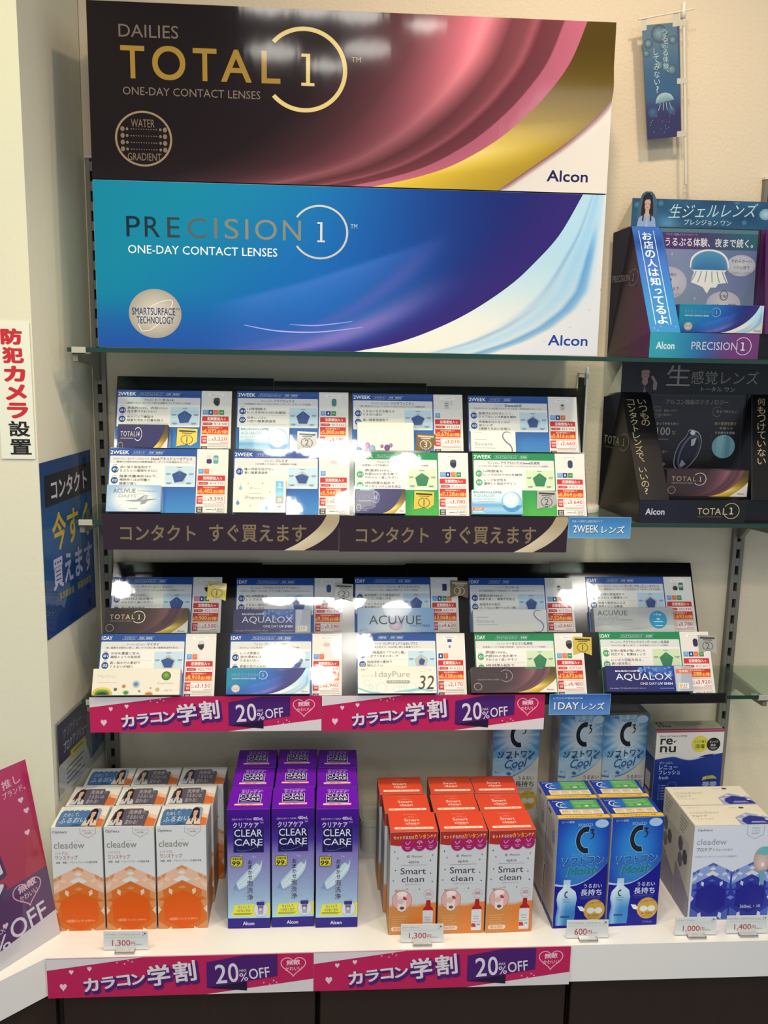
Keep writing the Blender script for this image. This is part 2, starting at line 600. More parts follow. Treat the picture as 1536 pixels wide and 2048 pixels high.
cabinet('dark brown cabinet unit under the counter, below the orange cartons', -0.022, 0.394)
cabinet('dark brown cabinet unit under the counter, below the red-topped cartons', 0.398, 0.818)
cabinet('dark brown cabinet unit under the counter, below the bare white lip at right', 0.823, 1.243)
cabinet('dark brown cabinet unit at the far right end, mostly out of view', 1.247, 1.667)
r = thing('corner_cabinet', 'dark cabinet turned diagonally under the bent left end of the counter', 'cabinet', (-0.03, -0.335, 0))
b = MB(); b.prism([(0.0, 0.0), (-0.0, 0.02), (-0.58, 0.02), (-0.58, -0.56), (-0.575, -0.575)], 0.08, 0.686, 'ffffff'); b.build('cabinet_body', M['cabinet'], r)
b = MB(); b.prism([(-0.04, 0.0), (-0.04, 0.02), (-0.56, 0.02), (-0.56, -0.52)], 0, 0.08, 'ffffff'); b.build('plinth', M['dark'], r)


# ---------------------------------------------------------------- shelving
def upright(x, label):
    r = thing('wall_upright', label, 'shelf upright', (x, 0, Z0), group='slotted wall uprights')
    b = MB()
    b.box(-0.011, -0.0035, -0.012, 0, 0, 1.275); b.box(0.0035, 0.011, -0.012, 0, 0, 1.275)
    z = 0.012
    while z < 1.27:
        b.box(-0.004, 0.004, -0.012, -0.001, z - 0.012, z + 0.004)
        z += 0.033
    b.build('rail', M['metal'], r)
    b = MB(); b.box(-0.0038, 0.0038, -0.004, -0.0005, 0, 1.27); b.build('slot_backing', M['dark'], r)
    b = MB(); b.box(-0.0125, 0.0125, -0.0135, 0, 1.275, 1.28); b.build('end_cap', M['white'], r)


upright(0.0, 'slotted metal wall upright at the left, beside the pillar')
upright(1.2, 'slotted metal wall upright at the right, holding the right shelf brackets')


def shelf(z, label):
    r = thing('glass_shelf', label, 'glass shelf', (0, 0, z), group='glass shelves on the wall')
    b = MB(); b.box(-0.012, 1.66, -SD + 0.0012, -0.013, -0.007, 0); b.build('pane', M['glass'], r)
    b = MB(); b.box(-0.012, 1.66, -SD, -SD + 0.001, -0.007, 0, bev=0.0002); b.build('polished_edge', M['glassedge'], r)


def bracket(x, z, label):
    r = thing('shelf_bracket', label, 'shelf bracket', (x, 0, z - 0.0075), group='metal shelf brackets')
    b = MB()
    b.prism([(-0.012, 0.0), (-SD + 0.002, 0.0), (-SD + 0.002, -0.014), (-0.05, -0.024), (-0.02, -0.05), (-0.012, -0.05)], -0.004, 0.004, 'ffffff', 'x')
    b.build('bracket_arm', M['metal'], r)
    b = MB(); b.box(-0.0045 if x < 1 else -0.014, 0.018 if x < 1 else 0.0045, -SD - 0.003, -SD - 0.0005, -0.003, 0.0085); b.box(-0.0045 if x < 1 else -0.014, 0.018 if x < 1 else 0.0045, -SD - 0.003, -SD + 0.03, -0.003, -0.0003)
    b.build('end_clip', M['clip'], r)


for z, w in ((Z1, 'top'), (Z2, 'middle'), (Z3, 'lowest')):
    shelf(z, {'top': 'topmost glass shelf under the two giant lens cartons', 'middle': 'middle glass shelf carrying the two-week card racks', 'lowest': 'lowest glass shelf carrying the one-day card racks'}[w])
    bracket(0.0, z, 'grey bracket on the left upright under the %s glass shelf' % w)
    if z != Z1: bracket(1.2, z, 'grey bracket on the right upright under the %s glass shelf' % w)


# stepped black racks: two leaning boards one behind the other
def rack(zs, x0, x1, top, label, lip_over=(0, 0)):
    r = thing('card_rack', label, 'display rack', ((x0 + x1) / 2, 0, zs), group='stepped black card racks')
    w = (x1 - x0) / 2 - 0.0003
    th, low, upp = LEAN[zs]
    st, ct = math.sin(th), math.cos(th)
    t = 0.003

    def at(q, s, back=0.0): return (q[0] + st * s + ct * back, q[1] + ct * s - st * back)

    def board(nm, q, s0, s1):
        b = MB(); b.prism([at(q, s0), at(q, s1), at(q, s1, t), at(q, s0, t)], -w, w, 'ffffff', 'x'); b.build(nm, M['black'], r)
    board('lower_board', low, -0.0095, 0.1125 if zs > 1.3 else 0.108)
    board('upper_board', upp, -0.062, top)
    b = MB(); b.box(-w, w, -0.170, -0.088 if zs > 1.3 else -0.03, 0.0004, 0.003); b.build('base_plate', M['black'], r)
    for s in (-1, 1):
        xa, xb = s * w - 0.002 * (s > 0), s * w + 0.002 * (s < 0)
        b = MB(); b.prism([at(low, 0.0, t + .0005), at(low, 0.085, t + .0005), (at(low, 0.085, t)[0] + .001, 0.004), (at(low, 0, t)[0], 0.004)], xa, xb, 'ffffff', 'x'); b.build('lower_brace', M['black'], r)
        b = MB(); b.prism([at(upp, -0.05, t + .0005), at(upp, 0.10, t + .0005), (at(upp, 0.10, t)[0] + .004, 0.004), (at(upp, -0.05, t)[0], 0.004)], xa, xb, 'ffffff', 'x'); b.build('upper_brace', M['black'], r)
    b = MB(); b.box(-w - lip_over[0], w + lip_over[1], -0.187, -0.182, -0.0085, 0.0105, bev=0.002); b.build('front_lip', M['black'], r)


WK = 'black two-step rack on the middle shelf, '
rack(Z2, 0.0430, 0.3126, 0.1572, WK + 'left of its three')
rack(Z2, 0.3126, 0.5805, 0.1527, WK + 'centre of its three')
rack(Z2, 0.5805, 0.8520, 0.1480, WK + 'right of its three')
DK = 'black two-step rack on the lowest glass shelf, '
rack(Z3, 0.0160, 0.2872, 0.1278, DK + 'at its left end')
rack(Z3, 0.2872, 0.5549, 0.1240, DK + 'second from left')
rack(Z3, 0.5549, 0.8290, 0.1272, DK + 'third from left')
rack(Z3, 0.8290, 1.1040, 0.1305, DK + 'at its bare right end', (0, 0.016))


# ---------------------------------------------------------------- printed designs of the lens cartons
TB1 = [(986, 0), (955, 84), (908, 153), (857, 208), (798, 257), (720, 303), (642, 331), (560, 351)]
TB2 = [(1045, 0), (1045, 80), (1045, 155), (1013, 195), (955, 248), (896, 293), (818, 351)]


def numeral_one(A, x, y, w, h, col):
    t = w * 0.3
    A.poly([(x + w * .36, y), (x + w * .36 + t, y), (x + w * .36 + t, y + h), (x + w * .36, y + h)], col)
    A.rect(x, y, w * .37, t * .8, col)
    A.rect(x, y + h - t * .8, w, t * .8, col)


def lerp_gold(x, y, t, s):
    k = smooth(0.05, 0.75, t) * (1 - 0.35 * s)
    return mix(rgb('4a3a10'), rgb('d8b83c'), k) if t < 0.45 else mix(mix(rgb('4a3a10'), rgb('d8b83c'), k), rgb('f0dc8a'), 0.8 * max(0, 1 - abs(t - 0.62) / 0.2) * (1 - s))


def art_total(big, face='dark', gold='c8b478', number='1', base=None, letters=None):
    """dark carton with rose sweep, gold sickle and white corner; W 1045 x H 351"""
    A = Art(1045, 351)
    bx = [(y, x) for x, y in spline(TB1, 8)]
    if base is None:
        st = [(0, 'b06076'), (44, 'a85a70'), (48, '6a3640'), (88, '643039'), (102, '94505c'), (118, '7a4048'), (150, '6e3840'), (205, 'e88896'), (235, 'c86c7c'), (330, '6c3c44'), (470, '22141a'), (700, '150d11')]

        def fn(x, y):
            s = interp(bx, y) - x
            c = ramp(st, max(0, s))
            k = 1 - 0.62 * smooth(30, 351, y) * smooth(40, 260, s)
            c = mix(rgb('150d11'), c, k)
            return c if big else mix(c, rgb('46343a'), 0.62)
        cols = [0, 22, 44, 48, 66, 88, 95, 102, 110, 118, 134, 150, 168, 186, 205, 220, 235, 260, 295, 330, 375, 420, 470, 540, 620, 700, 830, 1000] if big else [0, 44, 50, 90, 102, 120, 150, 205, 240, 330, 470, 700, 1000]
        ny = 60 if big else 14
        P = [(max(0.0, interp(bx, 351 * j / ny) - c), 351 * j / ny) for j in range(ny + 1) for c in cols]
        n = len(cols)
        A.rect(0, 0, 1045, 351, '150d11' if big else '46343a')
        A._add(P, [(j * n + i, j * n + i + 1, (j + 1) * n + i + 1, (j + 1) * n + i) for j in range(ny) for i in range(n - 1)], [hx(tuple(fn(*p))) for p in P])
    else:
        A.rect(0, 0, 1045, 351, base)
    A.band(spline(TB1), spline(TB2), 40 if big else 20, 6 if big else 3, lerp_gold)
    A.poly(spline(TB2[2:]) + [(1045, 351)], 'd9d4cc')
    if big:
        B = spline(TB2[2:])
        A.band(B, [(x + 9, min(351, y + 8)) if x < 1036 else (1045, y + 10) for x, y in B], 24, 2, lambda x, y, t, s: mix(rgb('7c4a58'), rgb('d9d4cc'), s))
    g = letters or gold
    gr = None
    for ch, x0, x1 in (('T', 62, 109), ('O', 123, 188), ('T', 202, 249), ('A', 257, 317), ('L', 336, 374)):
        A.text(ch, x0, 84 if ch != 'O' else 82, x1 - x0, 65 if ch != 'O' else 68, hx((gold if not letters else letters, 0.15)), 0.03, res=8 if big else 3)
    A.ring(421, 119, 85, 8.5, (g, 0.2), -139, 139, 60 if big else 28)
    if number == '1': numeral_one(A, 415, 87, 26, 64, (g, 0.2))
    else: A.text(number, 395, 85, 60, 66, (g, 0.3), 0.0)
    if number != '1': A.rect(65, 167, 269, 10, 'a09488')
    else: A.text('ONE-DAY CONTACT LENSES', 65, 165, 269, 16, '75675f' if big else 'a09488', res=2)
    if big:
        A.text('DAILIES', 60, 43, 115, 25, '6e605a')
        A.text('TM', 514, 90, 19, 10, 'a8946a')
        A.ring(103, 268, 56, 4, ('8a7660', 0.2))
        A.text('WATER', 79, 229, 46, 16, '756558'); A.text('GRADIENT', 71, 297, 66, 15, '756558')
        for k in range(4):
            y = 249 + 13.5 * k
            for x, q in ((62, 4.2), (145, 4.2), (71, 2.6), (136, 2.6)): A.ell(x, y, q, q * 1.2, '756558', 10)
            for i in range(11): A.ell(79 + i * 4.9, y, 1.1 if 1 < i < 9 else 1.6, 1.2, '756558', 6)
    else: A.ring(70, 268, 50, 6, ('a89880', 0.3), n=24)
    A.text('Alcon', 918, 305 if big else 300, 86, 24, '1c1e58' if big else '3a3440', 0.035)
    return A


PB = [(953, 0), (911, 83), (864, 142), (814, 193), (737, 250), (659, 292), (582, 322), (505, 340)]


def art_precision(big):
    """teal to navy carton with violet sweep and ice-white corner; W 1000 x H 340"""
    A = Art(1000, 340)
    px = [(y, x) for x, y in spline(PB, 8)]
    ln = [(200, 253), (400, 196), (554, 140), (659, 101), (780, 70), (1000, 40)]

    def fn(x, y):
        X, Y = x / 1000, y / 340
        c = mix(rgb('0c7c9c'), rgb('125cac'), smooth(0.12, 0.62, X * 0.9 + Y * 0.30))
        c = mix(c, rgb('18266e'), smooth(0.42, 0.86, X + 0.05 * Y))
        c = mix(c, rgb('1f4fa0'), smooth(0.62, 1.0, Y) * (1 - smooth(0.3, 0.6, X)))
        d = y - interp(ln, x)
        if x > 190 and d > -8: c = mix(c, rgb('4f74cc'), 0.55 * smooth(-6, 9, d) * math.exp(-max(0, d) / 60) * (1 - smooth(0.5, 0.72, X)) * smooth(190, 330, x))
        s = interp(px, y) - x
        c = mix(c, rgb('33226e'), 0.9 * (1 - smooth(0, 200, s)) if s > 0 else 0)
        c = mix(c, rgb('8d74bc'), 0.85 * math.exp(-((s - 150) / 46) ** 2) * smooth(150, 330, y))
        c = mix(c, rgb('6258ac'), 0.45 * math.exp(-((s - 235) / 26) ** 2) * smooth(60, 200, y))
        c = mix(c, rgb('5b64b8'), 0.5 * smooth(270, 340, y) * smooth(180, 420, x) * smooth(20, 200, s))
        return c
    nx, ny = (170, 90) if big else (60, 14)
    A.grid(0, 0, 1000, 340, nx, ny, fn)
    B = spline(PB)

    def ice(x, y, t, s):
        c = mix(rgb('a9cfe2'), rgb('d8dad2'), smooth(0.2, 0.75, t))
        c = mix(c, rgb('7fa6cc'), 0.8 * math.exp(-((s - 0.42 - 0.1 * t) / 0.03) ** 2))
        c = mix(c, rgb('8bbce0'), 0.6 * math.exp(-((s - 0.62) / 0.10) ** 2))
        c = mix(c, rgb('3f86c8'), 0.9 * math.exp(-((s - 0.80) / 0.045) ** 2) * smooth(0.1, 0.3, t))
        return mix(c, rgb('d0d4da'), smooth(0.84, 0.97, s))
    A.band(B, [(1000, 0), (1000, 60), (1000, 130), (1000, 200), (980, 240), (940, 280), (890, 310), (820, 340)], 44 if big else 18, 18 if big else 6, ice)
    A.poly([(1000, 199), (980, 240), (940, 280), (890, 310), (820, 340), (1000, 340)], 'd0d4da')
    if big:
        A.line(spline([(285, 288), (350, 299), (430, 300), (520, 288)]), [1 + 2 * math.sin(math.pi * i / 18) for i in range(19)], '9aa4e8')
        A.line(spline([(375, 285), (430, 286), (500, 276)]), [1 + 1.5 * math.sin(math.pi * i / 12) for i in range(13)], '8f9ce4')
    cols = ['4c6c82', '5c7484', '768890', '96a2a4', 'aab0ae', 'b4b8b4', 'b8bab4', 'b8bab4', 'b8bab4']
    for i, (ch, a, c) in enumerate(zip('PRECISION', (61, 96, 139, 178, 229, 249, 289, 308, 362), (87, 125, 163, 214, 235, 276, 295, 350, 397))):
        A.text(ch, a, 70, c - a, 41, hx((cols[i] if big else 'a8c4cc', 0.3)), 0.0, res=6 if big else 2)
    A.ring(434, 92.5, 55.5, 4 if big else 5, ('b8bab4', 0.4), -147, 147, 60 if big else 26)
    numeral_one(A, 429, 72, 15, 41, ('c0c2bc', 0.3))
    A.text('ONE-DAY CONTACT LENSES', 63, 128, 288, 17, 'dfe8ec', res=2)
    if big: A.text('TM', 494, 74, 13, 9, 'a8b4b8')
    A.ball(112, 268, 51, 51, ('d0cbc2', 0.1), ('a39c90', 0.3), 40)
    if big:
        A.line(spline([(85, 305), (80, 280), (110, 250), (145, 240), (135, 270), (105, 300), (85, 305)]), 1.4, 'e4e0d8')
        A.text('SMARTSURFACE', 67, 256, 84, 15, '26346c', 0.01); A.text('TM', 152, 256, 8, 5, '26346c')
        A.text('TECHNOLOGY', 76, 274, 72, 15, '26346c', 0.01)
    else:
        A.rect(80, 258, 64, 6, '7c7c88'); A.rect(88, 272, 48, 6, '7c7c88')
    A.text('Alcon', 897, 296, 82, 23, '203e94' if big else '606878', 0.035)
    return A


def giant(label, z, art, side, seam):
    r = thing('giant_lens_carton', label, 'display carton', (0.4455, -0.165, z))
    b = MB(); b.box(-0.4095, 0.4095, 0, 0.125, 0, 0.2585, side, 0.0012)
    b.front(art, -0.409, 0.409, 0, 0.0005, 0.258)
    b.build('carton_body', M['giant'], r)
    b = MB(); b.box(0.4097, 0.4105, 0.004, 0.121, 0.006, 0.2525, seam, 0.0003); b.build('end_flap', M['giant'], r)
    return r


giant('giant blue and violet lens carton lying on the top glass shelf', Z1 + 0.0008, art_precision(True), 'a8c4d4', 'c4d4dc')
giant('giant dark brown, rose and gold lens carton stacked on the blue one', Z1 + 0.2604, art_total(True), '2a1d20', '5a4a1c')


# ---------------------------------------------------------------- information cards on the racks
BLUE = dict(head='1d4a94', body0='2258a2', body1='3f86c4', badge='1f4a8c', chart='b8d2e2', pent='2c4c8c', frame='1d4a94')
GREEN = dict(head='12804e', body0='1d8a4c', body1='48a848', badge='4a9a66', chart='c4d8b4', pent='2e7a4e', frame='178450')


def sheet_art(k, period, kinds, maker, product, tagline, points, pent):
    A = Art(955, 715)
    A.grad(0, 0, 955, 715, [(0, k['head']), (0.1, k['head']), (0.55, k['body0']), (1, k['body1'])])
    A.text(period, 13, 24, 202 if 'W' in period else 118, 42, 'e8ecf0', 0.03)
    x = 242
    for s in kinds:
        w = 40 + 25 * len(s)
        A.line([(x + 22, 30), (x + w, 30), (x + w - 22, 64), (x, 64)], 2.5, 'a8bcd8', True)
        A.text(s, x + 24, 37, w - 48, 20, 'd8e0ec', 0.015, res=1)
        x += w + 2
    A.rrect(12, 84, 930, 342, 10, 'e2e0dc')
    A.rrect(13, 84, 928, 82, 10, 'd2d2d2')
    wm, wp = 26 * len(maker), 34 * len(product) if len(product) < 14 else 30 * len(product)
    x0 = 475 - (wm + wp + 18) / 2
    A.text(maker, x0, 104, wm, 22, '3c4250', 0.01, res=1)
    A.text(product, x0 + wm + 18, 97, wp, 33, '2c3444', 0.035, res=2)
    A.text(tagline, 475 - min(860, 27 * len(tagline)) / 2, 141, min(860, 27 * len(tagline)), 20, '4a4e58', 0.012, res=1)
    y = 188
    for i, lines in enumerate(points):
        h = 40 * len(lines) + 14
        A.ell(70, y + h / 2 + 2, 39, 38, k['badge'], 20)
        A.line([(38, y + h / 2 - 40), (62, y + h / 2 - 50), (92, y + h / 2 - 48)], 3, k['badge'])
        A.text('0%d' % (i + 1), 44, y + h / 2 - 12, 52, 28, 'e6ecf2', 0.03, shear=0.2, res=2)
        for j, s in enumerate(lines): A.text(s, 124, y + 6 + 40 * j, min(455, 37 * len(s)), 31, '3a3d46', 0.022, res=1)
        A.rect(124, y + h + 2, 455, 2.5, 'b8b8b6')
        y += h + 8
    A.rect(612, 192, 318, 212, k['chart'])
    cx, cy = 770, 312

    def pts(r): return [(cx + 88 * q * math.sin(2 * math.pi * i / 5), cy - 86 * q * math.cos(2 * math.pi * i / 5)) for i, q in enumerate(r)]
    A.poly(pts([1] * 5), 'b2b4b2')
    A.poly(pts(pent), k['pent'])
    for r in (0.25, 0.5): A.line([(cx + 88 * r * math.sin(2 * math.pi * i / 5), cy - 86 * r * math.cos(2 * math.pi * i / 5)) for i in range(5)], 1.2, '6a84b0', True)
    A.line([(cx, cy - 75), (cx, cy - 20)], 2, '8fa6cc')
    for (x, y) in ((742, 204), (622, 276), (872, 276), (632, 378), (846, 378)):
        A.rect(x, y, 56, 7, '6c7684'); A.rect(x + 4, y + 11, 44, 6, '6c7684') if y > 210 else None
    return A


ICON = {'b': '5f98cc', 'n': '1d3f82', 'o': 'd9703e', 'g': '3a8a52', 'p': 'c86c94'}


def yen(n): return '{:,}'.format(n)


def price_art(brand, icon, icons, base, period):
    A = Art(345, 715)
    A.rect(0, 0, 345, 715, 'dcd9d4')
    A.rrect(75, 30, 180, 32, 15, 'ece9e4')
    A.text(brand, 105, 40, 120, 12, '707478', 0.02, res=1)
    icon(A)
    for i, c in enumerate(icons):
        x = 20 + 62 * i
        A.rrect(x, 222, 56, 56, 4, ICON[c])
        if c == 'n': A.poly([(x + 28, 232), (x + 38, 252), (x + 34, 262), (x + 22, 262), (x + 18, 252)], 'e6ecf4')
        elif c == 'b': A.ring(x + 28, 245, 14, 4, 'bcd6ee', n=14)
        elif c == 'o' or c == 'p': A.line([(x + 16, 258), (x + 28, 240), (x + 36, 250), (x + 44, 234)], 4, 'f0c4a4')
        else: A.rect(x + 12, 246, 32, 7, 'bfe0c4')
    f1, f2 = (3.08, 1.32) if period == 'w' else (4.62, 1.98)
    A.rrect(14, 296, 302, 60, 8, 'c42a2c')
    A.text('定期便加入', 72, 306, 180, 38, 'f4ece6', 0.05, res=2); A.text('で', 256, 320, 26, 24, 'f4ece6', 0.03, res=1)
    A.rect(14, 354, 302, 60, 'c42a2c'); A.rect(18, 356, 294, 56, 'ece4de')
    A.poly([(26, 370), (120, 370), (138, 385), (120, 400), (26, 400)], 'b83234')
    A.text('6ヶ月分' if period == 'w' else '3ヶ月分', 44, 377, 70, 16, 'f0d8d0', 0.02, res=1)
    A.text('¥' + yen(round(base * f1)), 150, 370, 150, 32, 'b0383a', 0.0, res=2)
    A.grad(14, 414, 302, 92, [(0, 'bc2a2a'), (0.4, 'c8342a'), (1, 'd8602e')])
    A.text('単品通常価格より', 78, 420, 168, 18, 'f0dcc8', 0.02, res=1)
    s = yen(round(base * f2))
    w = 26 * len(s) + 10
    A.text('¥', 17, 462, 24, 32, 'f6c860', 0.03, res=2)
    A.text(s, 42, 446, w, 52, 'f6c860', 0.03, res=2)
    A.text('お得!', 48 + w, 454, 264 - w, 42, 'f6c860', 0.04, res=2)
    A.rrect(10, 522, 304, 92, 8, 'c03a3c'); A.rrect(76, 525, 235, 86, 6, 'ece4de')
    A.text('定期便', 20, 538, 52, 26, 'f2dcd4', 0.03, res=1); A.text('価格', 26, 572, 40, 24, 'f2dcd4', 0.03, res=1)
    A.text('月々', 86, 544, 24, 22, 'a06060', 0.0, res=1); A.rect(84, 572, 34, 7, 'b89090')
    A.text('¥', 128, 552, 20, 28, 'b83032', 0.02, res=2)
    A.text(yen(round(base * 0.7)), 150, 536, 150, 48, 'b83032', 0.012, res=2)
    A.rect(224, 594, 78, 6, 'b88888')
    A.rect(96, 624, 216, 4, '8a8680')
    A.rrect(8, 644, 306, 66, 8, '3a3434'); A.rrect(78, 647, 233, 60, 6, 'e4e0da')
    A.text('通常', 22, 652, 44, 24, 'd8d2cc', 0.03, res=1); A.text('価格', 22, 680, 44, 22, 'd8d2cc', 0.03, res=1)
    A.rect(116, 672, 62, 8, '77706a')
    A.text('¥', 186, 668, 16, 20, '47413e', 0.0, res=1); A.text(yen(base), 206, 660, 94, 30, '47413e', 0.0, res=2)
    A.rect(232, 696, 66, 5, '8a8680')
    return A


def ic_blob(c0, c1): return lambda A: (A.poly([(136, 96), (160, 78), (196, 78), (210, 96), (208, 150), (186, 178), (160, 168), (138, 140)], c0), A.poly([(138, 118), (209, 112), (207, 150), (186, 178), (160, 168), (138, 140)], c1))
def ic_case(c): return lambda A: A.rrect(148, 76, 58, 92, 27, c)
def ic_pair(a, b): return lambda A: (A.rect(108, 68, 54, 86, 'cfc8c4'), A.rrect(106, 112, 58, 50, 16, a), A.rrect(180, 70, 56, 92, 12, b), A.rect(188, 96, 40, 30, '9cc0c0'))
def ic_grey(A):
    A.rrect(128, 80, 56, 90, 10, 'c2bfba'); A.rect(140, 100, 32, 8, '7a7a7c'); A.rect(140, 126, 32, 10, '6a6a6e'); A.rect(196, 84, 34, 8, '9c9a98'); A.rect(200, 110, 26, 8, '9c9a98')
def ic_small(A): A.rrect(140, 84, 62, 80, 24, 'c8c4be'); A.rect(154, 92, 34, 22, '54545a'); A.rect(156, 128, 30, 24, 'a8a6a2')
def ic_box(c): return lambda A: (A.rect(146, 78, 62, 84, 'b4b4b8'), A.rect(150, 78, 54, 80, c))
def ic_lens(A): A.ball(170, 120, 44, 24, 'd8a8a8', 'c8c0bc', 16)
def ic_two(A): A.rect(134, 66, 52, 32, '34408c'); A.rect(148, 134, 24, 28, '6a78b8')


def badge_art(n):
    c, d = {1: ('c8b24a', '6a5a20'), 2: ('a8a8a4', '54544e'), 3: ('6e5a3c', 'd8ccb4')}[n]
    A = Art(200, 200)
    A._bg = c
    P = [(0, 0), (200, 0), (200, 200), (100, 168), (0, 200)]
    A.poly(P, (c, 0.25))
    A.rect(18, 20, 164, 18, '3c3420' if n < 3 else 'c8bca4')
    A.text('BEST', 78, 66, 44, 14, d, 0.02, res=1)
    A.rect(48, 46, 104, 9, d)
    A.text(str(n), 100, 84, None, 66, d, 0.02, res=3, align='C')
    for s in (-1, 1):
        for i in range(7):
            a = math.radians(-62 + 24 * i)
            A.ell(100 + s * (56 * math.cos(a)), 118 + 48 * math.sin(a), 11, 5, d, 8, rot=s * (math.degrees(a) + 70))
    return A


def add_badge(root, n, x, s):
    """folded rank ribbon stuck on a card, x and s in metres from the card's lower left corner"""
    A = badge_art(n)
    b = MB()
    w = 0.034
    P = [(0, 0.032), (w, 0.032), (w, 0.0), (w / 2, 0.006), (0, 0.0)]
    b.prism([(p[0], p[1]) for p in P], -0.0022, -0.0017, {1: 'c8b24a', 2: 'a8a8a4', 3: '6e5a3c'}[n], 'y')
    b.art(A, (0, -0.0022, -0.0003), (1, 0, 0), (0, 0, 1), w, 0.0325, 0.0001)
    o = b.build('rank_badge', M['satin'], root)
    o.location = (x, 0, s)
    o.rotation_euler = (math.radians(4), math.radians(2), math.radians(3))
    o['label'] = {1: 'gold rank badge with a laurel and number one', 2: 'silver rank badge with a laurel and number two', 3: 'bronze rank badge with a laurel and number three'}[n]


def lean(zs, row, x, s, off=0.0):
    """point on a leaning board: row 'up' or 'lo', x, s along the board, off away from it"""
    th = LEAN[zs][0]
    yb, zb = LEAN[zs][1 if row == 'lo' else 2]
    return (x, yb + math.sin(th) * s - math.cos(th) * off, zs + zb + math.cos(th) * s + math.sin(th) * off)


CHS = {Z2: 0.110, Z3: 0.1165}


def info_card(zs, row, x0, x1, top, col, label, period, kinds, maker, product, tagline, points, pent, brand, icon, icons, base, badge=None, split=0.735):
    r = thing('info_card', label, 'price card', lean(zs, row, x0, top - CHS[zs], 0.0008), (-LEAN[zs][0], 0, 0), 'two-week lens cards on the middle shelf' if zs > 1.3 else 'one-day lens cards on the lowest glass shelf')
    CH = CHS[zs]
    w = x1 - x0
    ws = w * split
    k = GREEN if col == 'g' else BLUE
    b = MB(); b.box(0, ws, -0.001, 0, 0, CH, k['frame'], 0.0003)
    b.front(sheet_art(k, period, kinds, maker, product, tagline, points, pent), 0, ws, -0.001, 0, CH)
    b.build('sheet', M['gloss'], r)
    b = MB(); b.box(ws + 0.0002, w, -0.0012, 0, 0, CH, 'dcd9d4', 0.0003)
    b.front(price_art(brand, icon, icons, base, 'w' if 'W' in period else 'd'), ws + 0.0002, w, -0.0012, 0, CH)
    b.build('price_panel', M['gloss'], r)
    if badge: add_badge(r, *badge)
    return r


PS, SI = 'プレミアムシリコーン', 'シリコーン'
EN, RA = '近視・遠視用', '乱視用'
F5 = [1, .95, .9, .8, .9]
up, lo = 'up', 'lo'
mid = 'two-week price card'
info_card(Z2, up, .0447, .2406, .1318, 'b', 'blue two-week price card behind the navy and gold lens box, upper tier', '2WEEK', (PS, EN), 'アルコン', 'トータル14', '2週間うるおいキープ・汚れも細菌もバリアでずっと快適。', [['表面約100%、内部55%の', '含水率でやわらかい'], ['水のバリア構造で', '細菌や汚れの付着を防ぐ']], [.9, 1, .85, 1, .95], 'Alcon', ic_blob('3a3a3e', '222226'), 'bnog', 4600, (1, .104, .010))
info_card(Z2, up, .2493, .4425, .1328, 'b', 'blue two-week price card behind the pale blue water-drop lens box, upper tier', '2WEEK', (PS, EN), 'ボシュロム', 'アクアロックス', '16時間後も95%のうるおいをキープして、つけごこち快適。', [['16時間後も', 'レンズ水分の95%を維持'], ['従来レンズの', '10倍の酸素透過性']], [1, .95, .9, .9, .9], 'BAUSCH+LOMB', ic_case('3a7a78'), 'bng', 4400, (2, .104, .006))
info_card(Z2, up, .4493, .6433, .1317, 'b', 'blue two-week price card behind the white box with purple bubbles, upper tier', '2WEEK', (SI, EN), 'クーパービジョン', 'バイオフィニティ', '高い吸水力による、うるおいと汚れの付きにくさで2週間快適', [['うるおいを引き寄せる', 'うるおい成分'], ['高い酸素透過性で', '瞳の健康を守る']], [.72, .95, .75, .8, .95], 'CooperVision', ic_grey, 'b', 4300, (3, .110, .006))
info_card(Z2, up, .6528, .8479, .1307, 'b', 'blue two-week price card behind the small white box with a silver S, upper tier', '2WEEK', (SI, '近視用'), 'シンシア', '2weekS', '汚れをはじいて14日間うるおいそのまま、地球を捨てるレンズ。', [['脂質汚れが付きにくく、', 'クリアなレンズ表面を維持'], ['洗浄後水分のなじみは', '変わらず、', '2週間うるおいを保つ']], [.75, .75, .8, .85, .85], 'Sincere', ic_small, 'bno', 3800)
info_card(Z2, lo, .0422, .2398, .1105, 'b', 'blue two-week price card behind the pale box with a grey bird, lower tier', '2WEEK', (SI, EN), 'ジョンソン・エンド・ジョンソン', '2weekアキュビューオアシス', '摩擦ゼロ設計&約98%酸素透過で、クリアな快適感をキープ。', [['涙に似た保湿成分で', 'まぶたとの摩擦をゼロに'], ['酸素流量率約98%で、', '裸眼時とほぼ同量の', '酸素が届く']], [.75, 1, .75, .95, .95], 'Johnson', ic_pair('3c2e68', '5c98a4'), 'bo', 4850)
info_card(Z2, lo, .2486, .4438, .1089, 'b', 'blue two-week price card behind the cream box with blue droplets, lower tier', '2WEEK', (SI, EN), 'メニコン', 'プレミオ', '1日中続くうるおい、2週間続く快適', [['瞳の呼吸を妨げない', '高い酸素透過性']], [.62, .85, .8, .75, .95], 'Menicon', ic_lens, 'b', 4200)
info_card(Z2, lo, .4514, .6470, .1088, 'g', 'green two-week price card with a gold badge behind the violet and silver box', '2WEEK', (PS, RA), 'アルコン', 'トータル14乱視用', '生感覚レンズで快適な装用感・2週間ブレないクリアな視界。', [['表面約100%、', '内部55%の含水率で', 'やわらかく扱いやすい'], ['8時4時厚み設計で', '見え方とつけ心地を両立']], [.88, .95, 1, 1, .9], 'Alcon', ic_blob('4a4c54', '22264a'), 'bnog', 5400, (1, .101, .010))
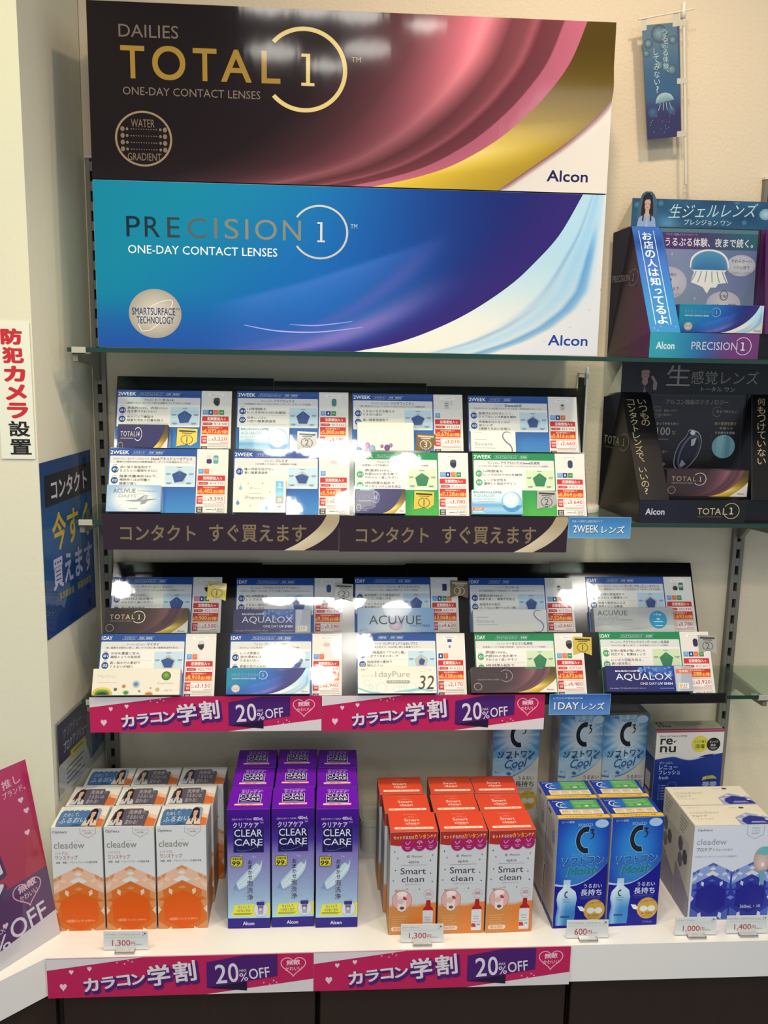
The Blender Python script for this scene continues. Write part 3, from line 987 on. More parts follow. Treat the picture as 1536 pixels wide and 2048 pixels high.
info_card(Z2, lo, .6550, .8498, .1094, 'g', 'green two-week price card with a silver badge, last of the lower tier', '2WEEK', (PS, RA), 'ボシュロム', 'アクアロックス2week乱視用', 'レンズのズレを防いで、どんなシーンでもブレないクリアな視界。', [['16時間後も', 'レンズ水分の95%を維持'], ['レンズ安定性を', '重視した独自デザイン']], [1, .95, .95, .95, .95], 'BAUSCH+LOMB', ic_case('2c3e5c'), 'bng', 5200, (2, .108, .012))
info_card(Z3, up, .0169, .2154, .0994, 'b', 'blue one-day price card with gold badge behind the small dark brown box', '1DAY', (PS, '近視用'), 'アルコン', 'デイリーズトータルワン', '表面100%が水分で、つけていることを忘れる生感覚レンズ。', [['表面約100%、', '内部33%の含水率で', 'やわらかく扱いやすい'], ['涙の蒸発を防ぎ、', '夜までうるおい']], [1, 1, .95, .95, 1], 'Alcon', ic_blob('d2d0cc', '2a2a30'), 'png', 5000, (1, .172, .074))
info_card(Z3, up, .2414, .4365, .0980, 'b', 'blue one-day price card with silver badge behind the navy and silver box', '1DAY', (PS, EN), 'ボシュロム', 'アクアロックスワンデーUVシン', 'うるおい、視界、つけ心地、すべてが整った新型のコンタクトレンズ。', [['約16時間後も', 'レンズ水分の96%を維持'], ['うるおい成分が', '乾燥から守る']], [1, .95, .95, .95, .95], 'BAUSCH+LOMB', ic_case('2f4c8a'), 'bngo', 4700, (2, .180, .074))
info_card(Z3, up, .4588, .6516, .1001, 'b', 'blue one-day price card with bronze badge on the upper tier', '1DAY', (PS, EN), 'ジョンソン・エンド・ジョンソン', 'オアシスマックス', 'アキュビュー史上、最高の快適さとうるおいを実現。', [['独自技術により保湿成分が', 'レンズに均等に分布'], ['ブルーライトを', '最大限カット']], [.9, .9, .9, .9, .9], 'Johnson', ic_box('28346a'), 'bngo', 6600, (3, .178, .078))
info_card(Z3, up, .6725, .8690, .0991, 'b', 'blue one-day price card behind the long white box with a silver S', '1DAY', (SI, '近視用'), 'シンシア', 'ワンデーS', '高い酸素透過性とW保湿成分で、長時間うるおいキープ。', [['裸眼比約98%の', '酸素を通し、酸素不足防止'], ['保湿成分W配合', '(ヒアルロン酸+アルギン酸)']], [.8, .85, .8, .85, .8], 'Sincere', ic_small, 'bno', 3800)
info_card(Z3, up, .8964, 1.0999, .1020, 'b', 'blue one-day price card behind the silver box with a cyan disc', '1DAY', (SI, EN), 'ジョンソン・エンド・ジョンソン', 'ワンデーアキュビューオアシス', '涙と調和し、視界をクリアに、にじみを抑えて、1日中くっきり快適。', [['涙に似た保湿成分で', 'まぶたとの摩擦を0に'], ['涙液の安定化による', '視界のにじみ軽減']], [.75, .75, .75, .8, .75], 'Johnson', ic_pair('2a2a30', '3a6a5c'), 'bog', 5400)
info_card(Z3, lo, .0142, .2140, .1060, 'b', 'blue one-day price card behind the white box with coloured balls, lower tier', '1DAY', (SI, EN), 'クーパービジョン', 'マイデイ', '高い酸素を効率的に通し、軽いつけ心地と高い酸素透過性を両立。', [['水分を豊富に含み、', '裸眼のような装用感'], ['高い保水力の素材で', 'うるおいが続く']], [.62, .8, .75, .75, .95], 'CooperVision', ic_blob('c8c4c0', '2a2624'), 'bo', 4500)
info_card(Z3, lo, .2379, .4343, .1055, 'b', 'blue one-day price card behind the small teal and violet box, lower tier', '1DAY', (PS, EN), 'アルコン', 'プレシジョンワン', '水のヴェールに包まれた、うるおいとクリアな視界が続く。', [['レンズ表面は', '含水率80%以上で', 'うるおいたっぷり'], ['表面の生ジェルが', 'やわらかいつけ心地']], [1, .95, .75, .95, .9], 'Alcon', ic_lens, 'bo', 4200)
info_card(Z3, lo, .4605, .6540, .1060, 'b', 'blue one-day price card behind the white box numbered 32, lower tier', '1DAY', ('HEMA', EN), 'シード', 'ワンデーピュアうるおいプラス', '素材の良さで、1日中潤い続ける酸素ワンデー。', [['天然保湿成分「アルギン酸」', '配合でうるおいキープ'], ['独自技術の素材で', '破れにくい']], [.5, .55, .5, .45, .35], 'SEED', ic_two, 'no', 3100)
info_card(Z3, lo, .6715, .8688, .1055, 'g', 'green one-day price card with a gold badge behind the dark brown box', '1DAY', (PS, RA), 'アルコン', 'トータルワン乱視用', '生感覚レンズで快適な装用感・1日中ブレないクリアな視界。', [['表面100%、', '内部33%の含水率で', 'やわらかく扱いやすい'], ['8時4時厚み設計で', '見え方とつけ心地を両立']], [.98, .95, .95, .98, .92], 'Alcon', ic_blob('54545a', '1e1e24'), 'bog', 6400, (1, .178, .078))
info_card(Z3, lo, .8988, 1.1025, .1077, 'g', 'green one-day price card with a silver badge, last of the lower tier', '1DAY', (PS, RA), 'ボシュロム', 'アクアロックスワンデーUVシン乱視用', 'やわらかい着け心地で、一日中安定したクリアな視界。', [['乱視の度数が強い方にも', '対応する、新素材レンズ'], ['レンズの回転を抑え、', '高い安定性と', '快適な装用感を両立']], [1, .95, .95, .95, .95], 'BAUSCH+LOMB', ic_case('2a2448'), 'bnog', 5600, (2, .182, .078))


# ---------------------------------------------------------------- lens boxes standing in front of the cards
def lens_box(zs, row, x0, x1, top, h, art, label, th, side='c8c8c8', tab=None):
    r = thing('lens_box', label, 'contact lens box', lean(zs, row, (x0 + x1) / 2, top - h, 0.0032), (-LEAN[zs][0], 0, 0), 'two-week lens boxes on the middle shelf' if zs > 1.3 else 'one-day lens boxes on the lowest glass shelf')
    w = (x1 - x0) / 2
    b = MB(); b.box(-w, w, -th + 0.0032, 0, 0, h, side, 0.0005)
    b.front(art, -w + 0.0002, w - 0.0002, -th + 0.0032, 0.0002, h - 0.0002)
    b.build('carton', M['satin'], r)
    b = MB(); b.box(w + 0.0001, w + 0.0005, -th + 0.0045, -0.0012, 0.0012, h - 0.0012, side, 0.0001); b.build('end_flap', M['satin'], r)
    b = MB(); b.box(-w + 0.001, w - 0.001, -th + 0.0042, -0.0012, h, h + 0.0005, side, 0.0001); b.build('top_flap', M['satin'], r)
    if tab:
        b = MB(); b.box(*tab[0], tab[1], 0.0001); o = b.build('corner_tab', M['satin'], r.children[0]); o['label'] = tab[2]
    return r


def art_fourteen(letters):
    return art_total(False, number='14', base='27255c', gold='c2a878', letters=letters)


def art_aqualox(tab):
    A = Art(590, 290)
    A.grad(0, 0, 590, 290, [(0, 'cfdde4'), (.45, 'b8d2e0'), (.62, '5e9cc8'), (.8, '8fbcd8'), (1, '6aa4cc')])
    A.text('BAUSCH+LOMB', 18, 14, 330, 26, '1f7a78', 0.03, res=2)
    A.text('AQUALOX', 18, 52, 250, 36, '8b979c', res=2)
    A.text('ボシュロム アクアロックス', 18, 100, 244, 18, '74828a', res=1)
    A.rect(70, 138, 180, 4, '7a8890')
    A.ball(465, 140, 122, 122, 'dbe6ea', '7fb0cc', 30, -20, -40)
    A.poly([(465 + 122 * math.cos(math.radians(a)), 140 + 122 * math.sin(math.radians(a))) for a in range(20, 161, 10)], '3d8cc4')
    A.ball(455, 120, 96, 96, 'e2eaec', 'b4d0de', 24, -20, -30)
    if tab:
        A.rect(6, 212, 128, 32, 'd9733c'); A.text('乱視用', 30, 218, 80, 20, 'f6e2d4', 0.03, res=1)
    A.rect(12, 258, 110, 5, 'dcecf4'); A.rect(12, 272, 140, 5, 'dcecf4')
    return A


def art_bubbles():
    A = Art(665, 340)
    A.rect(0, 0, 665, 340, 'dcd8cc')
    for x, y, r, a, c in ((20, 300, 55, '4f86b4', '2f4f94'), (120, 240, 28, 'c896b4', '8c3c74'), (130, 300, 52, 'cfa6c4', '9a5a94'), (175, 275, 38, '8fb4d4', '5a82b0'), (290, 250, 20, 'b06aa0', '6a2a68'), (255, 315, 40, 'a04a88', '6c1e58'), (350, 265, 34, '7a3c90', '4c1c60'), (395, 240, 22, '9a8ab8', '58407c')):
        A.ball(x, min(y, 340 - 1), min(r, 339 - y) if y + r > 340 else r, min(r, 339 - y) if y + r > 340 else r, a, c, 18, -4, -4)
    A.rect(470, 300, 120, 6, 'b8b2a4')
    return A


def art_s(W):
    A = Art(W, 260)
    A.rect(0, 0, W, 260, 'd8d7d2')
    x = W - 165
    A.line(spline([(x + 118, 22), (x + 90, 8), (x + 48, 14), (x + 30, 52), (x + 60, 100), (x + 110, 140), (x + 128, 190), (x + 100, 236), (x + 50, 246), (x + 12, 232)], 5), [4 + 11 * math.sin(math.pi * i / 45) for i in range(46)], ('6a6e84', 0.4))
    A.rect(28, 12, 90, 5, 'b0b0ac'); A.rect(34, 82, 130, 6, 'a4a4a2'); A.rect(34, 164, 230, 5, 'aaaaa6')
    A.text('Sincere', 36, 110, 190, 34, hx(('bcbcbc', 0.5)), res=2)
    return A


def art_bird():
    A = Art(590, 290)
    A.grid(0, 0, 590, 290, 24, 12, lambda x, y: mix(rgb('dfe2e2'), rgb('8fb0d4'), smooth(0.45, 1.1, math.hypot((x - 300) / 300, (y - 160) / 190))))
    for a in range(0, 360, 24):
        c, s = math.cos(math.radians(a)), math.sin(math.radians(a))
        A.line([(330 + 150 * c, 150 + 80 * s), (330 + 250 * c, 150 + 135 * s)], [0.5, 7], 'c8d8e8')
    A.text('ACUVUE', 70, 40, 245, 46, '6e7278', res=2)
    A.text('OASYS', 124, 100, 196, 36, '9aa0a8', shear=0.25, res=2)
    A.rect(338, 36, 2.5, 112, '9a9ea4'); A.text('HYDRACLEAR PLUS', 350, 58, 190, 14, '7c8288', res=1); A.rect(350, 92, 60, 5, '9a9ea4')
    A.poly([(200, 170), (330, 160), (420, 105), (458, 112), (440, 152), (560, 148), (450, 172), (420, 205), (370, 212), (385, 178), (300, 182)], '8d939a')
    A.poly([(420, 108), (455, 114), (436, 156), (380, 172)], 'b4b8bc')
    A.rect(250, 254, 92, 6, '8a9098')
    return A


def drop(A, x, y, r, c): A.poly([(x, y - 1.7 * r), (x + .75 * r, y - .5 * r), (x + r, y + .2 * r), (x + .7 * r, y + .85 * r), (x, y + 1.1 * r), (x - .7 * r, y + .85 * r), (x - r, y + .2 * r), (x - .75 * r, y - .5 * r)], c)


def art_drops():
    A = Art(575, 390)
    A.rect(0, 0, 575, 390, 'e2dccc')
    for x, y, r, c in ((80, 112, 20, '72aed0'), (52, 284, 21, '3d8cc4'), (368, 342, 21, '6cacd2'), (398, 88, 16, 'd2cfc2')): drop(A, x, y, r, c)
    for x, y, r in ((162, 56, 9), (320, 56, 11), (406, 154, 10), (194, 314, 10), (80, 64, 5), (50, 236, 6), (372, 300, 5)): A.ell(x, y, r, r, 'a4a8a4', 12)
    A.ring(196, 112, 12, 5, '8a867c', n=12); A.text('Menicon', 216, 106, 90, 14, '8a867c', shear=.2, res=1)
    A.rect(180, 168, 132, 6, 'aca698')
    A.text('Premio', 136, 200, 208, 42, '7e7a70', res=3)
    A.grad(464, 28, 88, 176, [(0, '5fb0d4'), (1, '74bcd8')]); A.text('2', 494, 52, 28, 36, 'eef2f0', .02); A.rect(488, 98, 44, 9, 'd8e6ea')
    for k in range(4): A.rect(478, 142 + 12 * k, 60, 4, 'a8d0e0')
    A.rect(464, 204, 88, 84, '948a80'); A.ring(508, 246, 22, 6, 'd0c8bc', n=16); A.rect(498, 240, 22, 12, 'd0c8bc')
    A.poly([(482, 326), (500, 312), (526, 314), (536, 330), (516, 324), (508, 340)], '8a847a'); A.rect(474, 356, 70, 5, 'a8a296')
    return A


def art_aqua_day(tab):
    A = Art(850, 270)
    rnd = random.Random(4)
    A.grid(0, 0, 680, 270, 34, 12, lambda x, y: mix(mix(rgb('1c1c5c'), rgb('243c94'), smooth(250, 600, x) * (1 - y / 330)), rgb('4a86cc'), 0.75 * math.exp(-(((x - 520) / 120) ** 2 + ((y - 30) / 50) ** 2))))
    for k in range(26):
        x, y = rnd.uniform(330, 670), rnd.uniform(5, 110)
        A.ball(x, y, 10 + 14 * rnd.random(), 8 + 10 * rnd.random(), '7fb0dc', '2f5cac', 9)
    A.rect(680, 0, 170, 270, 'a4a9b4')
    A.poly([(690, 0), (760, 0), (720, 270), (690, 270)], 'b8bdc6')
    A.text('BAUSCH+LOMB', 94, 42, 244, 20, 'dfe2ee', .04, res=2)
    A.text('AQUALOX', 94, 78, 556, 82, 'd4d6e4', 0, res=3)
    A.text('ONE DAY', 330, 174, 164, 26, 'd4d6e4', res=2); A.text('UV SHIN', 504, 174, 146, 26, 'e4e6f0', .04, res=2)
    A.text('ボシュロム アクアロックス ワンデー UV シン', 30, 226, 350, 17, 'c2c6dc', .01, res=1); A.rect(520, 234, 140, 6, '8a90b8')
    A.rrect(710, 182, 100, 60, 8, 'e0ddd4'); A.rect(718, 190, 20, 44, 'd8b45c'); A.text('UV', 746, 192, 50, 24, '47464a', res=2); A.rect(748, 224, 44, 5, '8a8884')
    if tab: A.rrect(694, 34, 150, 46, 8, 'd4734c'); A.text('乱視用', 728, 44, 84, 24, 'f4dccc', .03, res=1)
    return A


def art_max():
    A = Art(840, 270)
    A.grid(0, 0, 840, 270, 28, 9, lambda x, y: mix(mix(rgb('86a8c8'), rgb('d4dce2'), math.exp(-((x - 360) / 260) ** 2)), rgb('6f9ccc'), .8 * smooth(520, 840, x)))
    A.ball(420, 200, 76, 50, 'e0d0d8', 'b4a4c4', 24, 0, -20)
    A.text('ACUVUE', 126, 82, 576, 100, '3c4450', 0.008, res=3)
    A.text('OASYS', 576, 184, 126, 28, '4a5c78', res=2); A.text('MAX', 714, 182, 84, 30, '26324c', .03, res=2)
    A.text('30', 24, 236, 34, 18, '4a5a70', .02, res=1); A.rect(20, 218, 90, 5, '8090a4'); A.rect(62, 238, 50, 6, '8090a4')
    return A


def art_disc():
    A = Art(630, 185)
    A.grad(0, 0, 630, 185, [(0, 'a6a8a8'), (1, '9ea4a6')])
    A.poly([(0, 185)] + [(x, 150 - 18 * math.sin(x / 75)) for x in range(0, 631, 30)] + [(630, 185)], 'b0b6b8')
    A.line([(x, 146 - 20 * math.sin(x / 75 + 1)) for x in range(100, 420, 20)], 3, '84989e')
    A.text('ACUVUE', 30, 22, 236, 38, '4c5458', res=2)
    A.text('oasys', 30, 70, 164, 40, '7c9aa2', res=3); A.rect(200, 90, 104, 6, '7c8c90')
    A.ell(505, 92, 70, 68, '1c86b0', 32)
    A.text('1-Day', 474, 44, 60, 20, 'd8e6ec', .02, res=1); A.rect(494, 80, 24, 14, '9cc8dc'); A.rect(470, 104, 72, 5, 'bcd8e4'); A.rect(480, 134, 58, 5, 'bcd8e4')
    return A


def art_balls():
    A = Art(950, 290)
    A.rect(0, 0, 950, 290, 'dcd6c8')
    A.text('MyDay', 54, 66, 200, 40, 'c2bcae', res=2); A.rect(54, 150, 212, 5, 'bcb6a8')
    def half(x, y, rx, ry, c0, c1): A.poly([(x + rx * math.cos(math.radians(a)), min(288, y + ry * math.sin(math.radians(a)))) for a in range(180, 361, 12)], [c0] * 6 + [c1] * 5 + [c0] * 5)
    half(112, 289, 112, 88, 'c8a830', 'ddc84a'); half(112, 289, 82, 62, '4a7a34', '7a9c40'); half(112, 289, 60, 34, '14401c', '1e5426')
    A.ball(800, 80, 52, 50, '86b04a', '1c5a20', 24, -6, -14)
    A.ball(476, 172, 42, 42, '9cc0dc', 'b4b8a4', 22); A.ball(474, 172, 26, 26, '2c64b0', '6c9ccc', 18)
    A.ball(344, 194, 20, 19, 'd89048', 'a85a1c', 16); A.ball(254, 228, 19, 18, '5c8c4c', '1e4a28', 16)
    A.ball(370, 262, 40, 27, '8cbc8c', 'bcc8a4', 18); A.ball(370, 266, 28, 22, '2c6c30', '5c9c50', 16)
    A.ball(636, 215, 8, 8, '5a524c', '322c28', 10); A.ball(514, 250, 14, 13, '9a9690', '6c6862', 12); A.ball(712, 232, 22, 21, 'd4c08c', 'a88c50', 16)
    half(620, 289, 46, 38, 'd09838', 'e0b858'); half(620, 289, 34, 24, 'b45a28', 'c87840')
    A.text('CooperVision', 706, 152, 176, 24, '9a968c', res=2); A.text('Soft UV', 786, 230, 84, 22, 'b88468', .01, res=1)
    return A


def art_pure():
    A = Art(860, 290)
    A.grad(0, 0, 860, 290, [(0, 'ddd8c8'), (1, 'd8dcd4')])
    for x, y, r in ((100, 175, 32), (255, 230, 88), (420, 250, 48), (580, 230, 66), (140, 225, 22), (480, 200, 26)):
        A.ring(x, y, min(r, 288 - y), 3, 'a4bcc0', n=24)
    A.band([(0, 225), (120, 268), (240, 282)], [(0, 238), (120, 286), (240, 289)], 8, 1, lambda x, y, t, s: rgb('6cbcc4'))
    A.band([(400, 272), (560, 250), (660, 236), (860, 262)], [(400, 276), (560, 276), (660, 262), (860, 268)], 10, 1, lambda x, y, t, s: rgb('7cc4cc'))
    A.text('SEED', 30, 22, 54, 20, '848274', .02, res=1)
    A.text('1dayPure', 190, 52, 380, 82, '98968c', res=3); A.text('シード', 40, 84, 130, 36, 'b4b0a2', res=2)
    A.rrect(310, 150, 260, 34, 16, '9c968a'); A.text('うるおいプラス', 336, 155, 210, 24, 'e0dacc', .03, res=1)
    A.text('32', 660, 100, 166, 150, hx(('8c8478', .4)), 0, shear=.15, res=4)
    A.text('UV', 776, 28, 34, 24, '8c9098', res=1); A.frame(676, 24, 70, 34, 3, 'c0bcac'); A.text('SMART', 736, 262, 90, 14, 'a89ca0', res=1)
    return A


lens_box(Z2, up, .0517, .1360, .0665, .050, art_fourteen('d8d6d8'), 'navy, gold and white lens box at the left of the upper tier', .014, '2a2858')
lens_box(Z2, up, .2558, .3408, .0657, .050, art_aqualox(False), 'pale blue lens box with a large water drop on the upper tier', .014, 'b4c8d4')
lens_box(Z2, up, .4576, .5550, .0756, .058, art_bubbles(), 'white lens box with purple and blue bubbles along its bottom', .014, 'd0ccc0')
lens_box(Z2, up, .6551, .7332, .0628, .048, art_s(470), 'short white lens box with a silver S on the middle shelf', .014, 'cccbc8')
lens_box(Z2, lo, .0441, .1318, .0448, .0448, art_bird(), 'pale blue lens box with a grey bird in flight', .014, 'b4c4d8')
lens_box(Z2, lo, .2504, .3374, .0577, .0577, art_drops(), 'cream lens box sprinkled with blue droplets', .014, 'd4cebe')
lens_box(Z2, lo, .4533, .5376, .0415, .0420, art_fourteen('8c8ab0'), 'violet, silver and white lens box on the green card', .014, '3a389a', ((-.034, -.010, -.0113, -.0109, .0388, .0420), '5aa88c', 'pale green corner tab'))
lens_box(Z2, lo, .6503, .7363, .0415, .0420, art_aqualox(True), 'pale blue water-drop lens box with an orange corner label', .014, 'b4c8d4')
lens_box(Z3, up, .0131, .1603, .0368, .0468, art_total(False, letters='e6dcb8'), 'small dark brown and gold lens box on the upper tier', .022, '3a2a28')
lens_box(Z3, up, .2399, .3791, .0346, .0446, art_aqua_day(False), 'navy lens box with a silver end on the upper tier', .022, '262a64')
lens_box(Z3, up, .4631, .6025, .0373, .0450, art_max(), 'sky blue lens box with big dark capitals', .022, '9ab8d4')
lens_box(Z3, up, .6748, .8109, .0344, .0444, art_s(790), 'long white lens box with a silver S on the lowest shelf', .022, 'd0d0ca')
lens_box(Z3, up, .8994, 1.0500, .0381, .0460, art_disc(), 'silver grey lens box with a round cyan disc', .022, '8c8e90')
lens_box(Z3, lo, .0109, .1575, .0420, .0445, art_balls(), 'white lens box printed with coloured balls', .022, 'd4cec0')
lens_box(Z3, lo, .2362, .3789, .0422, .0445, art_precision(False), 'small teal and violet lens box on the lower tier', .022, '4c88b0')
lens_box(Z3, lo, .4617, .5985, .0438, .0460, art_pure(), 'white lens box with the number 32 and pale bubbles', .022, 'd0ccc0')
lens_box(Z3, lo, .6610, .8103, .0420, .0444, art_total(False, base=None, gold='6c6450', letters='8c7c7c'), 'small dark brown lens box with a dull gold sickle and green tab', .022, '4a3a3a', ((.020, .052, -.0193, -.0189, .0412, .0444), '2f7a54', 'green corner tab'))
lens_box(Z3, lo, .8993, 1.0547, .0428, .0450, art_aqua_day(True), 'navy lens box with a silver end and orange strip', .022, '262a64')


# ---------------------------------------------------------------- solution cartons on the counter
def person(A, x, y, w, h, cloth='b8b4bc', hair='221a1e', skin='c79c88', tie='3a3440', hand=False):
    """small printed portrait: long dark hair, face, shoulders"""
    cx = x + w / 2
    A.poly([(cx - .30 * w, y + .50 * h), (cx - .24 * w, y + .10 * h), (cx - .08 * w, y), (cx + .08 * w, y), (cx + .24 * w, y + .10 * h), (cx + .31 * w, y + .50 * h), (cx + .30 * w, y + .78 * h), (cx + .16 * w, y + .82 * h), (cx - .16 * w, y + .82 * h), (cx - .30 * w, y + .78 * h)], hair)
    A.poly([(cx - .5 * w, y + h), (cx - .42 * w, y + .74 * h), (cx - .12 * w, y + .62 * h), (cx + .12 * w, y + .62 * h), (cx + .42 * w, y + .74 * h), (cx + .5 * w, y + h)], cloth)
    A.poly([(cx - .09 * w, y + .46 * h), (cx + .09 * w, y + .46 * h), (cx + .11 * w, y + .66 * h), (cx, y + .78 * h), (cx - .11 * w, y + .66 * h)], skin)
    A.ell(cx, y + .33 * h, .165 * w, .20 * h, skin, 18)
    A.poly([(cx - .19 * w, y + .30 * h), (cx - .17 * w, y + .10 * h), (cx, y + .06 * h), (cx + .17 * w, y + .10 * h), (cx + .19 * w, y + .30 * h), (cx + .10 * w, y + .19 * h), (cx - .10 * w, y + .20 * h)], hair)
    for s in (-1, 1):
        A.ell(cx + s * .07 * w, y + .33 * h, .028 * w, .012 * h, '2c2024', 8)
        A.poly([(cx + s * .13 * w, y + .30 * h), (cx + s * .20 * w, y + .32 * h), (cx + s * .24 * w, y + .82 * h), (cx + s * .17 * w, y + .84 * h)], hair)
    A.ell(cx, y + .43 * h, .045 * w, .013 * h, 'a4505a', 8)
    A.poly([(cx, y + .72 * h), (cx + .06 * w, y + h), (cx - .06 * w, y + h)], tie)
    if hand: A.poly([(cx + .20 * w, y + .44 * h), (cx + .28 * w, y + .40 * h), (cx + .44 * w, y + .66 * h), (cx + .42 * w, y + .92 * h), (cx + .30 * w, y + .90 * h), (cx + .30 * w, y + .62 * h)], skin)


def carton(name, label, cat, group, loc, w, d, h, front, top, left=None, right=None, side='c8c8c8', back='c8c8c8', topc='d8d8d8', rotz=0.0, flap='top_flap'):
    """carton standing on its base: local origin at the middle of the lower front edge"""
    r = thing(name, label, cat, loc, (0, 0, rotz), group)
    b = MB()
    b.box(-w / 2, w / 2, 0, d, 0, h - 0.0008, side, 0.0007, dict(back=back))
    b.front(front, -w / 2 + 0.0004, w / 2 - 0.0004, 0, 0.0004, h - 0.001)
    if left: b.left(left, -w / 2, 0.0006, d - 0.0006, 0.0006, h - 0.001)
    if right: b.right(right, w / 2, 0.0006, d - 0.0006, 0.0006, h - 0.001)
    b.build('carton_body', M['carton'], r)
    b = MB()
    b.box(-w / 2 + 0.0004, w / 2 - 0.0004, 0.0002, d - 0.0012, h - 0.0008, h, topc, 0.0003)
    b.top(top, -w / 2 + 0.0006, w / 2 - 0.0006, 0.0004, d - 0.0016, h)
    b.build(flap, M['carton'], r)
    return r


# ---- white cartons with the orange hexagon
def honeycomb(A, cx, y0, w, pal, both=True):
    """chevrons, small rhombs and a big hexagon; y0 is the outer chevron's tip"""
    pale, mid, deep, hexa, lite = pal
    k = w / 435

    def P(*q): return [(cx + x * k, y0 + y * k) for x, y in q]
    A.poly(P((0, 0), (217, 98), (217, 230), (0, 128), (-217, 230), (-217, 98)), pale)
    for s in (-1, 1):
        A.poly(P((0, 0), (s * 50, 23), (s * 42, 42), (0, 24)), mid)
        A.poly(P((s * 140, 64), (s * 185, 84), (s * 170, 112), (s * 150, 96)), mid)
        A.poly(P((s * 217, 98), (s * 217, 130), (s * 180, 110), (s * 192, 92)), mid)
        A.poly(P((s * 160, 130), (s * 217, 160), (s * 217, 200), (s * 176, 176)), lite)
        A.poly(P((s * 100, 116), (s * 140, 98), (s * 168, 120), (s * 120, 140)), lite)
    A.poly(P((0, 44), (38, 62), (0, 80), (-38, 62)), 'd8d8d8')
    A.poly(P((0, 84), (78, 122), (40, 142), (0, 126), (-40, 142), (-78, 122)), 'd8d8d8')
    A.poly(P((0, 128), (217, 230), (217, 600), (-217, 600), (-217, 230)), deep)
    for s in (-1, 1):
        A.poly(P((s * 217, 225), (s * 217, 290), (s * 165, 262), (s * 172, 210)), mid)
        A.poly(P((s * 86, 208), (s * 116, 192), (s * 122, 226), (s * 92, 250)), lite)
        A.poly(P((s * 217, 340), (s * 217, 410), (s * 186, 372)), lite)
        A.poly(P((s * 160, 300), (s * 217, 290), (s * 217, 340), (s * 190, 360)), mid)
        A.poly(P((s * 217, 470), (s * 217, 600), (s * 60, 600), (s * 140, 520)), mid)
        A.poly(P((s * 100, 520), (s * 132, 536), (s * 132, 600), (s * 92, 570)), lite)
    A.poly(P((0, 170), (40, 186), (0, 200), (-40, 186)), mid)
    A.poly(P((0, 212), (160, 288), (160, 460), (0, 540), (-160, 460), (-160, 288)), hexa)


PALO = ('dcb49c', 'd08c58', 'cc6a26', 'd4580e', 'e4c4a8')
PALB = ('8ba0d4', '4a62bc', '2a379e', '20228c', 'c4d0ec')


def hex_front():
    A = Art(435, 860)
    A.rect(0, 0, 435, 860, 'd2d6da')
    honeycomb(A, 218, 322, 435, PALO)
    A.text('Ophtecs', 13, 20, 122, 28, '50545a', .02, res=2)
    A.line([(250, 0), (250, 44), (318, 84), (386, 44), (386, 0)], 3.5, '9c8272')
    A.text('ポビドンヨード', 268, 14, 100, 16, 'a4826e', res=1); A.text('(消毒)', 284, 36, 68, 16, 'a4826e', res=1)
    A.text('cleadew', 20, 113, 264, 56, '8a8680', .012, res=4)
    A.text('クリアデュー', 196, 104, 60, 10, 'a8a49e', res=1)
    A.text('ハイドロ:', 28, 195, 112, 26, 'b0764e', res=1)
    A.text('ワンステップ', 28, 226, 194, 36, '946440', .02, res=2)
    A.text('細菌・真菌・アカントアメーバを徹底消毒', 32, 276, 358, 18, '66605c', .01, res=1)
    A.text('4週間パック', 96, 765, 158, 24, 'e8b490', .03, res=1); A.text('(2個分)', 262, 767, 88, 20, 'e8b490', .02, res=1)
    return A


def hex_top():
    A = Art(435, 390)
    A.rect(0, 0, 435, 390, 'dedcd8')
    A.text('Ophtecs', 24, 14, 96, 18, '8a8884', res=1)
    A.text('cleadew', 24, 46, 220, 34, 'c0bcb6', .0, res=2)
    A.poly([(300, 120), (435, 190), (435, 260), (330, 200)], 'e4bca4')
    A.poly([(320, 200), (435, 262), (435, 390), (330, 390)], 'd0703a')
    A.poly([(330, 180), (380, 205), (350, 240)], 'dc9468')
    return A


def hex_side(lr):
    A = Art(330, 860)
    A.rect(0, 0, 330, 860, 'c9c8c4')
    A.rect(0, 520, 330, 340, 'c08a62')
    A.poly([(0, 520), (165, 430), (330, 520)], 'd4b49c')
    for k in range(9): A.rect(30, 90 + 34 * k, 250 - 30 * (k % 3), 8, 'a8a49e')
    return A


def sticker_blue():
    A = Art(335, 160)
    P = [(0, 40)]
    for i in range(11): P += [(10 + 23 * i, 24 - 8 * (i % 2)), (22 + 23 * i, 18)]
    A.poly(P + [(262, 20), (262, 160), (8, 160), (0, 120)], '4a74a8')
    A.poly([(120, 160), (160, 138), (210, 146), (262, 128), (262, 160)], '2c5890')
    A.text('ためして、', 32, 40, 130, 34, 'd4dce4', 0, res=2, rot=3)
    A.text('ふるおい', 22, 84, 212, 48, 'bcccde', .03, res=3, rot=3)
    A.rrect(244, 0, 90, 160, 30, '8ea2c8')
    person(A, 216, 6, 124, 154, 'd4c4bc', '241c20', 'd0a898', '2a2428')
    return A


def sticker_plum():
    A = Art(335, 155)
    A.poly([(14, 36), (60, 18), (110, 8), (262, 6), (276, 26), (318, 28), (326, 44), (326, 155), (0, 155), (6, 90)], '595464')
    A.text('洗浄液', 142, 20, 118, 38, 'b8b4bc', .02, res=2); A.text('で、', 266, 32, 40, 22, 'b8b4bc', 0, res=1)
    A.text('うるおいは', 142, 66, 150, 34, 'b8b4bc', .01, res=2)
    A.text('変わる!', 142, 108, 112, 38, 'b8b4bc', .02, res=2)
    person(A, -6, 8, 132, 147, 'c4c4cc', '2a2024', 'd4b4a4', '54545e')
    return A


